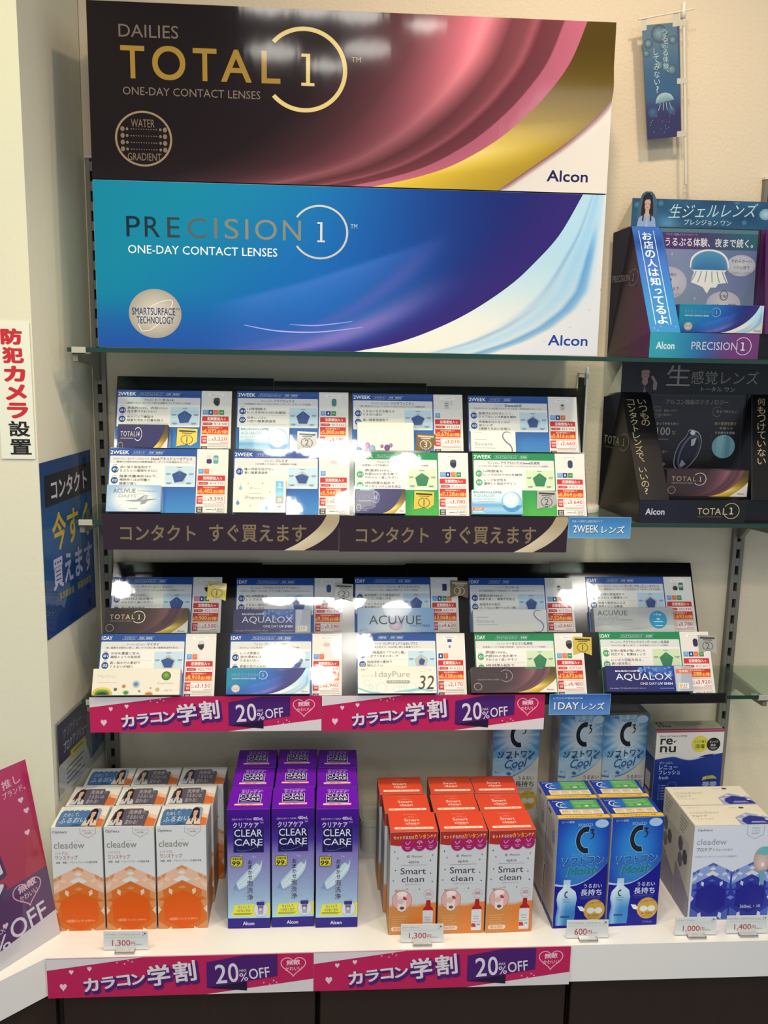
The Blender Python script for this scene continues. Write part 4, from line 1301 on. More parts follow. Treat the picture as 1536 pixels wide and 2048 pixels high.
def stick(root, kind, d, h, w, plate):
    A = sticker_blue() if kind == 'blue' else sticker_plum()
    b = MB()
    sw = .0655 if kind == 'blue' else .0600
    x = -w / 2 + (.0055 if kind == 'blue' else .0066)
    b.top(A, x, x + sw, 0.0012, 0.0012 + .0585, h + .0013)
    o = b.build('peel_sticker', M['gloss'], root)
    o['label'] = 'blue cloud-edged sticker with a portrait' if kind == 'blue' else 'grey-purple sticker with a portrait and white writing'


GH = 'orange hexagon cartons in a block of nine'
proto = carton('solution_carton', '', 'lens solution box', GH, (0, 0, 0), .0815, .0705, .186, hex_front(), hex_top(), hex_side(0), hex_side(1), 'c9c8c4', topc='dedcd8')
stickers = {}
K = [['blue', 'plum', 'blue'], ['plum', 'plum', 'plum'], ['blue', 'plum', 'plum']]
ROWS = ('front row', 'middle row', 'back row')
COLS = ('left', 'middle', 'right')
for rr in range(3):
    for cc in range(3):
        o = proto if rr == cc == 0 else copy_tree(proto)
        o.location = (0.0855 + (0, .0035, .0145)[rr] + (cc - 1) * (.0845, .0840, .0832)[rr], -.2852 + rr * .0722, Z0 + .0003)
        o.rotation_euler.z = math.radians((0.3, -0.6, 0.4)[(rr + cc) % 3])
        o['label'] = 'white orange-hexagon carton with %s sticker, %s, %s column of its nine' % ('blue' if K[rr][cc] == 'blue' else 'grey-purple', ROWS[rr], COLS[cc])
        stickers[rr, cc] = o
made = {}
for (rr, cc), o in stickers.items():
    flap = [ch for ch in o.children if ch.name.startswith('top_flap')][0]
    k = K[rr][cc]
    if k in made:
        q = made[k].copy(); COL.objects.link(q); q.parent = flap
    else:
        stick(flap, k, .0705, .186, .0815, None)
        made[k] = flap.children[0]


# ---- purple cartons
def purple_front():
    A = Art(430, 1160)
    A.grad(0, 0, 430, 1160, [(0, '45098e'), (.14, '34107a'), (.26, '46309a'), (.38, '8078b8'), (.55, '8c94c4'), (.72, '96b0d0'), (.92, 'acd4e2'), (1, 'acd4e2')])
    A.rect(0, 1060, 430, 100, '2e2282')
    A.text('Alcon', 150, 1094, 118, 36, 'd4d4ea', .05, res=2)
    A.text('過酸化水素タイプ消毒剤', 48, 84, 200, 18, 'b4a8d8', .01, res=1); A.text('480mL', 262, 72, 104, 32, 'cfc6e8', .04, res=2)
    A.text('クリアケア', 58, 122, 260, 54, 'd4cce8', .04, res=3); A.text('TM', 330, 118, 36, 16, 'c0b4dc', 0, res=1)
    A.rect(62, 178, 308, 235, '1c1456'); A.frame(62, 178, 308, 235, 4, '2e2a74')
    A.text('CLEAR', 72, 190, 284, 70, 'd2d8ea', .01, res=3); A.text('CARE', 74, 282, 284, 64, 'd2d8ea', .008, res=3)
    A.line(spline([(110, 370), (100, 392), (180, 396), (270, 372), (300, 352)]), [1 + 4 * math.sin(math.pi * i / 24) for i in range(25)], '5a6cb0')
    for a in (0, 90): A.poly([(308 - (26 if a else 3), 340 - (3 if a else 26)), (308, 337), (308 + (26 if a else 3), 340 + (3 if a else 26) * (1 if a else -1)), (308, 343)], 'e0e6f4')
    A.poly([(308, 312), (312, 340), (308, 372), (304, 340)], 'e0e6f4')
    rnd = random.Random(3)
    for _ in range(26):
        x, y = rnd.uniform(20, 410), rnd.uniform(430, 900)
        A.ball(x, y, rnd.uniform(5, 14), rnd.uniform(4, 10), 'b4c4dc', '8294c0', 10, -2, -2)
    A.band(spline([(52, 768), (90, 700), (200, 590), (300, 510), (352, 488)]), spline([(52, 768), (120, 786), (240, 720), (340, 600), (352, 488)]), 20, 6, lambda x, y, t, s: mix(mix(rgb('a4c0d6'), rgb('cfdfe8'), math.sin(math.pi * s)), rgb('5878b0'), .8 * smooth(.88, 1, s)))
    A.poly([(52, 768), (84, 706), (110, 780)], '6f96bc'); A.poly([(352, 488), (330, 540), (290, 512)], '7f92c0')
    A.line([(110, 740), (240, 630), (320, 530)], 3, '8cb0cc')
    A.rrect(34, 452, 122, 98, 14, '2a2a2c'); A.rrect(38, 456, 114, 90, 12, 'cfc83c')
    A.text('消毒効果', 46, 462, 100, 24, '2c2c28', .03, res=1); A.text('99', 40, 494, 84, 46, '26261e', .04, shear=.15, res=2); A.text('%', 126, 516, 24, 22, '8a8420', 0, res=1)
    for ch, y, h in (('お', 484, 42), ('ま', 534, 42), ('か', 584, 42), ('せ', 634, 40)): A.text(ch, 208, y, 42, h, '2a2456', .02)
    for ch, y in (('泡', 682), ('洗', 750), ('浄', 818)):
        A.text(ch, 194, y, 66, 62, 'c8d4e4', .07); A.text(ch, 196, y + 2, 62, 58, '221c50', .025)
    A.poly([(66, 930), (430, 912), (430, 1032), (40, 1040)], 'e0dc3c')
    A.text('セットして', 102, 934, 118, 32, '2f6a8a', .03, res=1); A.text('つけおくだけ', 84, 970, 146, 32, '2f6a8a', .03, res=1)
    A.rect(60, 1010, 190, 5, '6a6a30'); A.rect(60, 1020, 170, 5, '6a6a30')
    A.ell(336, 972, 76, 76, '8894b8', 30); A.ell(336, 972, 73, 73, 'd0d4e2', 30)
    A.rrect(292, 898, 82, 36, 8, '3a2e7a'); A.poly([(304, 934), (364, 934), (360, 1024), (308, 1024)], 'a4a4bc')
    A.rect(306, 940, 54, 22, '5c5a80'); A.ball(332, 976, 24, 24, 'e2e2ea', '7c7a9c', 14)
    return A


def purple_top():
    A = Art(430, 440)
    A.grad(0, 0, 430, 440, [(0, '6e12b8'), (1, '6612ae')])
    A.text('過酸化水素タイプ消毒剤 480mL', 110, 34, 225, 24, 'd8b8ec', .01, res=1)
    A.text('クリアケア', 116, 66, 200, 52, 'dcc8f0', .04, res=2); A.text('TM', 318, 62, 22, 16, 'd0b4e8', res=1)
    A.rect(98, 130, 234, 190, 'd8cce8'); A.rect(104, 136, 222, 178, '231a60')
    A.text('CLEAR', 110, 146, 208, 62, 'e6e2f2', .01, res=2); A.text('CARE', 112, 222, 208, 50, 'e6e2f2', .01, res=2)
    A.line(spline([(120, 300), (200, 296), (300, 276)]), 5, 'b49cd4')
    A.rrect(66, 338, 290, 40, 6, 'e8dce4'); A.rect(66, 362, 290, 18, 'dc5c54'); A.rect(130, 346, 60, 10, 'd8706c'); A.rect(210, 346, 40, 10, 'd8706c')
    return A


def purple_side():
    A = Art(440, 1160)
    A.grad(0, 0, 440, 1160, [(0, '4a1490'), (.2, '3c1e80'), (.4, '7c76b4'), (.9, 'a4c8dc'), (1, 'a4c8dc')])
    A.rect(0, 1060, 440, 100, '2e2282')
    for k in range(14): A.rect(50, 200 + 50 * k, 330 - 40 * (k % 3), 12, 'c4c0dc')
    return A


GP = 'purple solution cartons in a block of nine'
proto = carton('solution_carton', '', 'lens solution box', GP, (0, 0, 0), .0705, .0735, .2165, purple_front(), purple_top(), purple_side(), purple_side(), '5a4a9a', '5a4a9a', '6a1eaa')
for rr in range(3):
    for cc in range(3):
        o = proto if rr == cc == 0 else copy_tree(proto)
        o.location = (.2805 + cc * .0732 + rr * .0012, -.2886 - (.0012, 0, .0042)[cc] + rr * .0752 + (0, .0, .001)[rr], Z0 + .0003)
        o.rotation_euler.z = math.radians((-.5, .6, -.2)[(cc + 2 * rr) % 3])
        o['label'] = 'purple solution carton, %s, %s column of its nine' % (ROWS[rr], COLS[cc])


# ---- red-topped cartons
def red_front():
    A = Art(410, 912)
    A.rect(0, 0, 410, 912, 'c6cad0')
    A.poly([(0, 0), (410, 0), (410, 84), (330, 100), (150, 118), (70, 122), (0, 112)], 'a82e22')
    A.text('セットするだけ', 26, 34, 178, 30, 'ecd4c8', .03, res=2); A.text('カンタン', 206, 20, 138, 44, 'eab058', .04, res=2); A.text('ケア', 346, 24, 50, 30, 'ecd4c8', .03, res=2)
    for i, x in enumerate((150, 252, 350)):
        A.ell(x, 116 - 5 * i, 56, 56, 'a01c62', 28)
        y = 96 - 5 * i
        A.line(spline([(x - 22, y - 10), (x - 4, y + 14), (x + 22, y - 14)]) if i != 1 else spline([(x - 24, y + 2), (x, y - 14), (x + 24, y + 2), (x - 24, y + 2)]), 5, 'dca8c4')
        if i == 1: A.line([(x, y), (x, y + 20)], 5, 'dca8c4')
        A.rect(x - 22, 130 - 5 * i, 44, 6, 'cc8cb0'); A.rect(x - 14, 144 - 5 * i, 28, 6, 'cc8cb0')
    for x, y in ((38, 172), (352, 252), (48, 336), (372, 440)): A.ell(x, y, 6, 6, '3a3e48', 8)
    for x, y in ((64, 230), (370, 206), (356, 366), (30, 428), (262, 506)): A.rect(x - 8, y - 2, 16, 4, '6a6e76'); A.rect(x - 2, y - 8, 4, 16, '6a6e76')
    A.ring(156, 216, 11, 5, '3c4048', n=14); A.text('Menicon', 186, 206, 90, 18, '4c5058', .02, shear=.2, res=1)
    A.text('epica', 160, 252, 90, 30, '4a4e56', .01, res=2); A.rect(92, 290, 232, 3, '7c8088')
    A.text('Smart', 92, 316, 222, 56, '32363e', .008, res=3); A.text('clean', 104, 392, 196, 50, '32363e', .008, res=3)
    A.text('スマートクリーン', 132, 456, 146, 16, '6c7078', res=1)
    A.grid(0, 630, 410, 282, 22, 14, lambda x, y: mix(mix(rgb('c98648'), rgb('d87c38'), smooth(120, 300, x)), rgb('c6cad0'), smooth(668, 640, y + 14 * math.sin(x / 52) + .06 * x)))
    A.text('専用スマートケース付', 46, 502, 118, 20, 'b04048', .02, rot=8, res=1)
    A.ell(110, 604, 88, 88, 'b86c68', 30); A.ell(110, 604, 84, 84, 'd8a8a4', 30)
    A.poly([(72, 560), (148, 560), (146, 690), (110, 706), (74, 690)], 'e4d4d2'); A.ell(110, 546, 46, 22, 'e8dedc', 16); A.ell(134, 586, 20, 14, 'b83c40', 10, rot=40); A.ell(100, 610, 28, 24, 'd0b4b0', 12)
    A.ell(112, 672, 20, 14, '5a4a4c', 12)
    for k in range(7): A.rect(30, 750 + 20 * k, 130 - 16 * (k % 3), 5, 'd8a878')
    A.ring(344, 556, 44, 3, 'b89088', n=24); A.rect(322, 540, 44, 7, 'a87870'); A.rect(316, 556, 56, 6, 'a87870')
    A.poly([(326, 606), (362, 606), (364, 660), (384, 678), (388, 700), (298, 700), (302, 678), (322, 660)], 'a81c22')
    A.rrect(296, 698, 90, 190, 10, 'd0d4da'); A.text('Smart', 314, 752, 50, 14, '70747c', res=1); A.text('clean', 316, 774, 46, 14, '70747c', res=1)
    A.rect(298, 806, 86, 3, 'a04a48'); A.poly([(298, 824), (330, 824), (342, 858), (298, 858)], 'b8382e'); A.rect(346, 830, 30, 10, '8a8e94')
    A.rrect(20, 842, 156, 38, 18, 'e6d0b8'); A.text('約35日分', 42, 848, 112, 26, 'd0743c', .02, res=1)
    return A


def red_top():
    A = Art(410, 330)
    A.rect(0, 0, 410, 330, 'd94a30')
    A.line([(132, 40), (142, 46), (158, 34)], 4, 'f0a890'); A.text('Menicon', 168, 34, 82, 16, 'eca890', res=1)
    A.text('epica', 172, 74, 50, 16, 'f0b8a4', res=1); A.rect(132, 98, 128, 3, 'eca08c')
    A.text('Smart', 132, 116, 134, 46, 'f6dcd0', .02, res=2); A.text('clean', 140, 176, 122, 42, 'f6dcd0', .02, res=2)
    A.rect(164, 232, 76, 5, 'eca08c')
    A.rrect(34, 262, 346, 36, 16, 'f4dccc'); A.text('消毒・たんぱく除去・すすぎ・保存', 60, 270, 290, 20, 'd8907c', .01, res=1)
    return A


def red_side():
    A = Art(320, 912)
    A.rect(0, 0, 320, 912, 'b8b4b0'); A.rect(0, 0, 320, 118, 'a82e22'); A.rect(0, 640, 320, 272, 'c08850')
    for k in range(10): A.rect(36, 170 + 42 * k, 240 - 30 * (k % 3), 9, '948f8c')
    return A


GR = 'red-topped solution cartons in a block of nine'
proto = carton('solution_carton', '', 'lens solution box', GR, (0, 0, 0), .0785, .0635, .187, red_front(), red_top(), red_side(), red_side(), 'b8b4b0', topc='d94a30')
X = [(.5525, .6345, .7155), (.5475, .6315, .7125), (.5425, .6340, .7140)]
Yr = [-.3165, -.2555, -.1885]
for rr in range(3):
    for cc in range(3):
        o = proto if rr == cc == 0 else copy_tree(proto)
        o.location = (X[rr][cc], Yr[rr], Z0 + .0003)
        o.rotation_euler.z = math.radians([[.2, .3, 1.6], [.8, .4, 1.2], [.6, -.2, 0]][rr][cc])
        if rr: o.location.y += .0018
        o['label'] = 'white carton with red top, %s, %s column of its nine' % (ROWS[rr], COLS[cc])


# ---- blue cartons, moist and cool
def sickle(A, cx, cy, r, t, col, glow=None):
    if glow: A.ring(cx, cy, r + 7, t + 14, glow, 72, 288, 36, 1.25)
    A.ring(cx, cy, r, t, col, 76, 284, 36, 1.25)


def script_word(A, s, x, y, w, h, col, glow):
    A.text(s, x - 3, y - 3, w + 6, h + 6, glow, .04, shear=.35, rot=5, res=3)
    A.text(s, x, y, w, h, col, .03, shear=.35, rot=5, res=4)


def bottle(A, x, y, w, h, c0, c1):
    A.band([(x + .30 * w, y), (x + .30 * w, y + .14 * h), (x + .06 * w, y + .26 * h), (x, y + .40 * h), (x + .08 * w, y + .60 * h), (x, y + .80 * h), (x + .02 * w, y + h)], [(x + .64 * w, y), (x + .64 * w, y + .14 * h), (x + .92 * w, y + .24 * h), (x + w, y + .40 * h), (x + .94 * w, y + .60 * h), (x + .94 * w, y + .80 * h), (x + .90 * w, y + h)], 24, 6, lambda px, py, t, s: mix(mix(rgb(c0), rgb(c1), smooth(.25, .75, t)), rgb('e8f2fa'), .5 * math.exp(-((s - .2) / .14) ** 2)))
    A.rrect(x + .30 * w, y - .03 * h, .34 * w, .10 * h, 5, 'b4cce4')


def moist_front(cool):
    A = Art(570, 1190)
    if cool:
        def fn(x, y):
            r = math.hypot(x - 290, (y - 240) * .9)
            a = math.atan2(y - 240, x - 290)
            c = mix(rgb('d8e4e8'), rgb('3f8cc4'), smooth(90, 360, r * (1 + .16 * math.sin(a * 17) + .08 * math.sin(a * 29))))
            c = mix(c, rgb('2c6aa8'), .6 * smooth(120, 0, y) * smooth(120, 300, abs(x - 290)))
            return mix(c, rgb('a8c8dc'), smooth(380, 560, y))
        A.grid(0, 0, 570, 1190, 30, 48, fn)
    else:
        def fn(x, y):
            r = math.hypot((x - 270) / 1.0, (y - 330) * .75)
            c = mix(rgb('2a86d4'), rgb('1434a4'), smooth(60, 400, r))
            c = mix(c, rgb('4aa0d4'), .5 * smooth(380, 640, y) * smooth(420, 60, abs(x - 300)))
            return mix(c, rgb('2a62b4'), .7 * math.exp(-((y - 520 + .12 * x) / 26) ** 2))
        A.grid(0, 0, 570, 1190, 24, 36, fn)
    dark = '14168a' if not cool else 'cfccc4'
    sw = spline([(0, 700), (120, 716), (260, 700), (400, 630), (500, 550), (570, 470)])
    rnd = random.Random(7)
    if cool:
        for _ in range(34):
            x, y = rnd.uniform(10, 540), rnd.choice([rnd.uniform(486, 512), rnd.uniform(600, 690), rnd.uniform(610, 690)])
            if y > interp(sw, x) - 24: continue
            s = rnd.uniform(10, 34)
            A.poly([(x - s, y), (x - .2 * s, y - .8 * s), (x + s, y - .2 * s), (x + .4 * s, y + .7 * s)], rnd.choice(['3c6cac', 'd4dfe6', '86aed0', '28508c', 'b4cce0']))
    A.band(sw, [(x, y + 26 * (1 - x / 620)) for x, y in sw], 24, 1, lambda x, y, t, s: mix(rgb('b8c8e8' if not cool else '3c78bc'), rgb('8ea0d8' if not cool else '5c94cc'), t))
    A.poly([(x, y + 22 * (1 - x / 620)) for x, y in sw] + [(570, 1190), (0, 1190)], dark)
    A.text('ロート製薬', 40, 18, 136, 24, 'b8c4e0' if not cool else '24508c', .02, res=1)
    A.text('ROHTO', 222, 48, 158, 32, '8fb4dc' if not cool else '54789c', .02, res=2)
    A.ell(480, 54, 74, 46, '9cc4e4' if not cool else 'c4d8e6', 24); A.ring(480, 54, 50, 3, 'd4e4f2', n=20, sy=.5)
    sickle(A, 320, 226, 116, 46, '1a2028', '7ab4e0' if not cool else None)
    A.line(spline([(352, 122), (392, 116), (374, 148), (396, 166), (382, 204), (352, 212)]), [12, 13, 14, 14, 13, 12, 12, 13, 14, 15, 15, 15, 15, 16, 17, 17, 16, 15, 15, 14, 14, 13, 13, 12, 11, 10, 9, 8, 7, 6, 5][:31], '1c2430')
    A.text('ロートCキューブ', 170, 370, 230, 24, '7ca8d8' if not cool else '6c8ca8', .02, res=1)
    if not cool: A.text('ソフトワン', 58, 402, 466, 94, '8cbce4', .09, rot=2)
    A.text('ソフトワン', 64, 408, 454, 82, '1a2f74' if not cool else '2c3a54', .03, rot=2)
    script_word(A, 'Cool' if cool else 'Moist', 130 if cool else 116, 506, 270 if cool else 320, 104, '2c5c9c' if cool else '1c7a78', 'd4e2ea' if cool else '9cd4dc')
    tc = 'd0d4e8' if not cool else '34343c'
    A.text('うるおい', 320, 708, 202, 46, tc, .02, res=2); A.text('長持ち', 288, 766, 236, 72, tc, .04, res=3)
    A.rect(276, 846, 244, 3, '5c60b0' if not cool else '9c9890')
    for k in range(2): A.rect(290, 856 + 16 * k, 220, 6, '4a4ea0' if not cool else '8c8880')
    A.ell(452, 1000, 118, 118, 'c8a048' if not cool else 'd4b048', 36)
    A.ell(412, 1004, 44, 34, 'd8e0dc', 16); A.ell(500, 1004, 44, 34, 'dce0dc', 16); A.poly([(262, 950), (318, 958), (350, 992), (336, 1012), (296, 1004)], 'e4e8ea'); A.rect(440, 994, 40, 18, 'e0e4dc')
    A.text('レンズケース付', 372, 908, 160, 22, '7a5a20', .02, rot=6, res=1); A.text('高い安定性', 386, 1050, 124, 18, '7a5a20', .02, res=1); A.text('コンパクト', 396, 1076, 110, 20, '7a5a20', .03, res=1)
    bottle(A, 26, 672, 226, 490, 'c4dcee' if not cool else 'a8cce2', '3a84c4' if not cool else '4c94c8')
    sickle(A, 140, 820, 30, 12, '2a3c50')
    A.rect(90, 868, 90, 6, '6c98bc'); A.text('Moist' if not cool else 'Cool', 100, 886, 70, 20, '4a7898', 0, shear=.3, res=1); A.rrect(80, 1056, 100, 18, 4, '2c4c88')
    if not cool: A.text('500mL', 410, 1140, 110, 24, '8a90d0', res=1)
    return A


def moist_top():
    A = Art(570, 420)
    A.rect(0, 0, 570, 420, '20389a')
    A.poly([(110, 20), (300, 20), (300, 200), (120, 200)], '2c66b8')
    A.ring(120, 120, 70, 16, 'c4d4ec', 70, 290, 20); A.ring(140, 140, 48, 12, 'a0bce0', 60, 300, 18); A.text('ROHTO', 30, 26, 80, 20, 'b8c8e8', .03, res=1)
    A.rect(230, 16, 300, 190, '4f9a54')
    for k in range(3): A.rect(250, 36 + 30 * k, 240, 8, '9ccc9c')
    A.rect(262, 130, 60, 50, '6cb070'); A.rect(352, 130, 60, 50, '6cb070'); A.rect(442, 130, 60, 50, '6cb070'); drop(A, 376, 158, 10, 'd8ecd8'); drop(A, 396, 158, 10, 'd8ecd8')
    A.rect(60, 216, 470, 116, 'd8d6cc'); A.rect(90, 226, 420, 10, '7c7c74')
    for k in range(4): A.rect(74 + 116 * k, 248, 96, 72, 'd8bc94'); A.rect(86 + 116 * k, 262, 56, 8, 'b08c60')
    A.rect(0, 346, 570, 74, 'e0b83a')
    A.text('ソフトコンタクトレンズ用', 90, 364, 400, 38, '8a6a20', .03, res=1)
    return A


def moist_side():
    A = Art(420, 1190)
    A.rect(0, 0, 420, 1190, 'bdb6b4')
    A.poly([(0, 0), (420, 0), (420, 640), (300, 560), (0, 520)], 'c6c2c2')
    rnd = random.Random(5)
    for k in range(16): A.rect(40, 90 + 26 * k, rnd.uniform(180, 330), 9, '8c8688')
    for k in range(18): A.rect(40, 600 + 30 * k, rnd.uniform(200, 340), 11, '9a9296')
    A.rect(40, 40, 120, 30, '5c5a6c'); A.poly([(220, 200), (330, 180), (350, 300), (240, 330)], '8694b8')
    A.rect(0, 1130, 420, 60, '1c1e80')
    return A


GM = 'dark blue solution cartons in a block of four'
proto = carton('solution_carton', '', 'lens solution box', GM, (0, 0, 0), .0895, .0655, .201, moist_front(False), moist_top(), moist_side(), moist_side(), 'bdb6b4', topc='20389a')
for i, (x, y, rz, q) in enumerate(((.8372, -.3088, 1.2, 'front left'), (.9300, -.3065, 1.6, 'front right'), (.8352, -.2425, 0.8, 'back left'), (.9282, -.2400, 0.6, 'back right'))):
    o = proto if i == 0 else copy_tree(proto)
    o.location = (x, y + (.002 if i > 1 else 0), Z0 + .0003)
    o.rotation_euler.z = math.radians(rz)
    o['label'] = 'dark blue carton with black crescent and bottle picture, %s of its four' % q


def storage_tub(label, x, y, w, d, h):
    r = thing('storage_tub', label, 'storage box', (x, y, Z0), group='white lidded tubs against the back wall')

    def outline(g, n=6):
        rad = .024 + g
        P = []
        for cx, cy, a in ((w / 2 - .024, .024, -90), (w / 2 - .024, d - .004, 0), (-w / 2 + .024, d - .004, 90), (-w / 2 + .024, .024, 180)):
            rr = rad if cy < d / 2 else .004 + g
            P += [(cx + (.02 - 0 if cx > 0 else -.02) * (cy > d / 2) + rr * math.cos(math.radians(a + 90 * i / n)), cy + rr * math.sin(math.radians(a + 90 * i / n))) for i in range(n + 1)]
        return P
    b = MB(); b.prism(outline(-.0015), .0003, h - .014, 'd2ccba'); b.build('tub_body', M['white'], r)
    b = MB(); b.prism(outline(0), h - .014, h - .003, 'd8d2c0'); b.prism(outline(-.004), h - .003, h, 'd2ccba'); b.build('lid', M['white'], r)


storage_tub('white lidded tub standing between the purple and red-topped cartons', .651, -.068, .352, .064, .070)
storage_tub('white lidded tub against the wall behind the dark blue cartons', 1.008, -.146, .346, .142, .070)


def cool_top():
    A = Art(570, 350)
    A.rect(0, 0, 570, 350, '6f7a80'); A.rect(0, 300, 570, 50, 'c8ac50'); A.rect(60, 60, 420, 180, '8c949a')
    return A


GC = 'pale blue solution cartons on the white tubs'
proto = carton('solution_carton', 'pale blue carton with black crescent behind the red-topped cartons, under the pink banner', 'lens solution box', GC, (.7735, -.0585, Z0 + .0703), .0895, .056, .2085, moist_front(True), cool_top(), moist_side(), moist_side(), 'bcb6ae', topc='6f7a80', rotz=math.radians(.8))
for x, lab, y in ((.9015, 'pale blue carton with black crescent standing under the blue one-day tag', -.0590), (.9875, 'pale blue carton with black crescent, standing beside the white and navy carton', -.0590)):
    o = copy_tree(proto)
    o.location = (x, y, Z0 + .0703)
    o['label'] = lab
    o.rotation_euler.z = math.radians(2.2)


def navy_front():
    A = Art(815, 1180)
    A.rect(0, 0, 815, 1180, 'd6d2ca')
    A.rect(0, 0, 815, 18, 'a8285c')
    w = spline([(0, 350), (100, 330), (220, 310), (300, 330), (380, 350), (460, 350), (600, 318), (720, 294), (815, 280)])
    A.poly(w + [(815, 1180), (0, 1180)], '1c3484')
    A.band(w, [(x, y + 12 * math.sin(math.pi * x / 815)) for x, y in w], 20, 1, lambda x, y, t, s: rgb('b4c0d4'))
    A.poly([(520, 332), (600, 302), (720, 288), (690, 306), (600, 326)], '14245c')
    A.text('BAUSCH+LOMB', 46, 52, 322, 22, '5c5a58', .03, res=2)
    A.text('re', 50, 88, 150, 80, '26262c', .05, res=3); A.ell(218, 132, 10, 10, '26262c', 10); A.ell(236, 122, 12, 5, '26262c', 10, rot=-30)
    A.text('nu', 50, 184, 196, 80, '26262c', .05, res=3); A.rect(48, 276, 200, 4, '8a8682')
    A.ell(532, 166, 102, 102, 'd0c648', 36); A.text('レンズ菌も', 462, 118, 146, 34, '3c3c24', .02, res=1); A.text('消毒', 474, 164, 118, 58, '34341c', .03, res=2)
    A.ell(694, 172, 82, 82, '1e1e20', 32); A.text('タンパク', 644, 124, 104, 32, 'd4d0c8', .02, res=1); A.text('除去', 660, 164, 62, 34, 'd4d0c8', .03, res=1); A.rect(644, 210, 100, 7, 'a4a098'); A.rect(668, 226, 54, 7, 'a4a098')
    A.text('ボシュロム', 58, 376, 164, 32, '9cacd4', .02, res=1)
    A.text('レニュー', 58, 420, 222, 56, 'b8c4e2', .04, res=2); A.text('フレッシュ', 58, 486, 258, 56, 'b8c4e2', .04, res=2)
    A.text('fresh', 62, 556, 116, 42, 'b0bcdc', .02, res=2)
    for k in range(6):
        A.frame(62, 664 + 34 * k, 20, 20, 3, '7c88b4')
        A.rect(96, 668 + 34 * k, 60, 12, '7c88b4')
    A.ring(230, 672, 56, 6, '6c7cb0', n=24, sy=.7)
    A.poly([(590, 620), (600, 580), (640, 566), (720, 560), (752, 582), (770, 606), (740, 600), (650, 604)], 'c4bc40'); A.text('使いやすい', 640, 572, 90, 20, '5c5820', .02, res=1)
    for x in (600, 690): A.ell(x + 40, 672, 44, 26, '8c98bc', 18); A.rect(x, 640, 76, 14, 'a4aec8')
    return A


def navy_top():
    A = Art(815, 270)
    A.rect(0, 0, 815, 270, 'a8a494'); A.text('re', 60, 40, 90, 60, '3a3a38', .05, res=2); A.text('nu', 60, 120, 150, 60, '3a3a38', .05, res=2)
    for k in range(4): A.rect(260, 40 + 34 * k, 420 - 50 * k, 10, '77746a')
    A.rect(0, 236, 815, 34, 'a8285c')
    return A


def navy_side():
    A = Art(270, 1180)
    A.rect(0, 0, 270, 1180, '8f8c86'); A.rect(0, 340, 270, 840, '1c2c68')
    A.rect(40, 560, 150, 200, 'b4b2ac'); A.rect(40, 800, 150, 200, 'b4b2ac')
    for k in range(5): A.rect(40, 60 + 44 * k, 170, 14, '6c6a66')
    return A


carton('solution_carton', 'white and navy carton with yellow and black discs, far right on a tub', 'lens solution box', None, (1.0965, -.101, Z0 + .0703), .133, .045, .1935, navy_front(), navy_top(), navy_side(), navy_side(), '8f8c86', topc='a8a494', rotz=math.radians(1.2))


def twin_front():
    A = Art(980, 1100)
    A.rect(0, 0, 980, 1100, 'd4d9e6')
    for cx in (262, 746): honeycomb(A, cx, 428, 484, PALB)
    A.poly([(484, 560), (504, 560), (504, 1100), (484, 1100)], '2a379e')
    A.poly([(504, 690), (556, 846), (504, 880), (452, 846)], '2a379e')
    A.poly([(456, 838), (504, 812), (552, 838), (504, 864)], '6c80cc')
    A.text('Ophtecs', 38, 34, 180, 34, '5c6068', .02, res=2)
    A.text('cleadew', 38, 150, 364, 70, '9a9ea8', .012, res=4)
    A.text('プロケア', 40, 252, 186, 42, '54586a', .03, res=2); A.text('ソリューション', 236, 260, 246, 32, '54586a', .02, res=2)
    A.text('PHMBとアレキシジンのダブル消毒成分', 34, 344, 510, 24, '84889a', 0, res=1)
    A.line([(642, 0), (642, 108), (740, 158), (844, 108), (844, 0)], 3.5, '5a5e70')
    for k, s in enumerate(('うるおい', 'つづく', '1本で完了')): A.text(s, 694, 20 + 32 * k, 100, 22, '7a7e90', 0, res=1)
    A.text('360mL・', 630, 928, 180, 40, 'c4c8e4', .03, res=2); A.text('2本', 836, 926, 50, 38, 'c4c8e4', .03, res=2)
    A.ball(860, 400, 110, 150, 'dcc8c0', 'bc9c94', 24, -10, 60)
    A.poly([(770, 330), (800, 280), (860, 250), (950, 250), (950, 330), (880, 350)], '6cb4b8'); A.ell(868, 460, 18, 24, 'f0ece8', 12)
    A.poly([(830, 540), (900, 520), (900, 700), (850, 690)], '6ca4b8')
    return A


def twin_top():
    A = Art(980, 470)
    A.rect(0, 0, 980, 470, 'e0d9c8')
    A.text('Ophtecs', 44, 40, 170, 24, 'a8a090', res=1); A.text('cleadew', 44, 130, 370, 70, 'c0b8a8', .012, res=3)
    A.text('プロケア', 44, 230, 190, 48, '7c766c', .02, res=2); A.text('ソリューション', 44, 300, 240, 40, '8a8478', 0, res=2)
    A.poly([(560, 300), (740, 190), (960, 290), (980, 330), (980, 470), (560, 470)], '9aa2c0')
    A.poly([(640, 330), (760, 260), (900, 300), (960, 400), (980, 470), (640, 470), (610, 400)], '262a8c')
    A.rect(720, 400, 160, 16, 'b0b4d8'); A.rect(700, 424, 200, 12, '9498c8'); A.ell(740, 66, 34, 22, '4a4858', 18); A.rect(580, 64, 100, 8, 'b4ac9c')
    for x, y in ((600, 340), (700, 250), (880, 270), (930, 360)): A.poly([(x, y - 20), (x + 34, y), (x, y + 20), (x - 34, y)], 'd4d8e8')
    return A


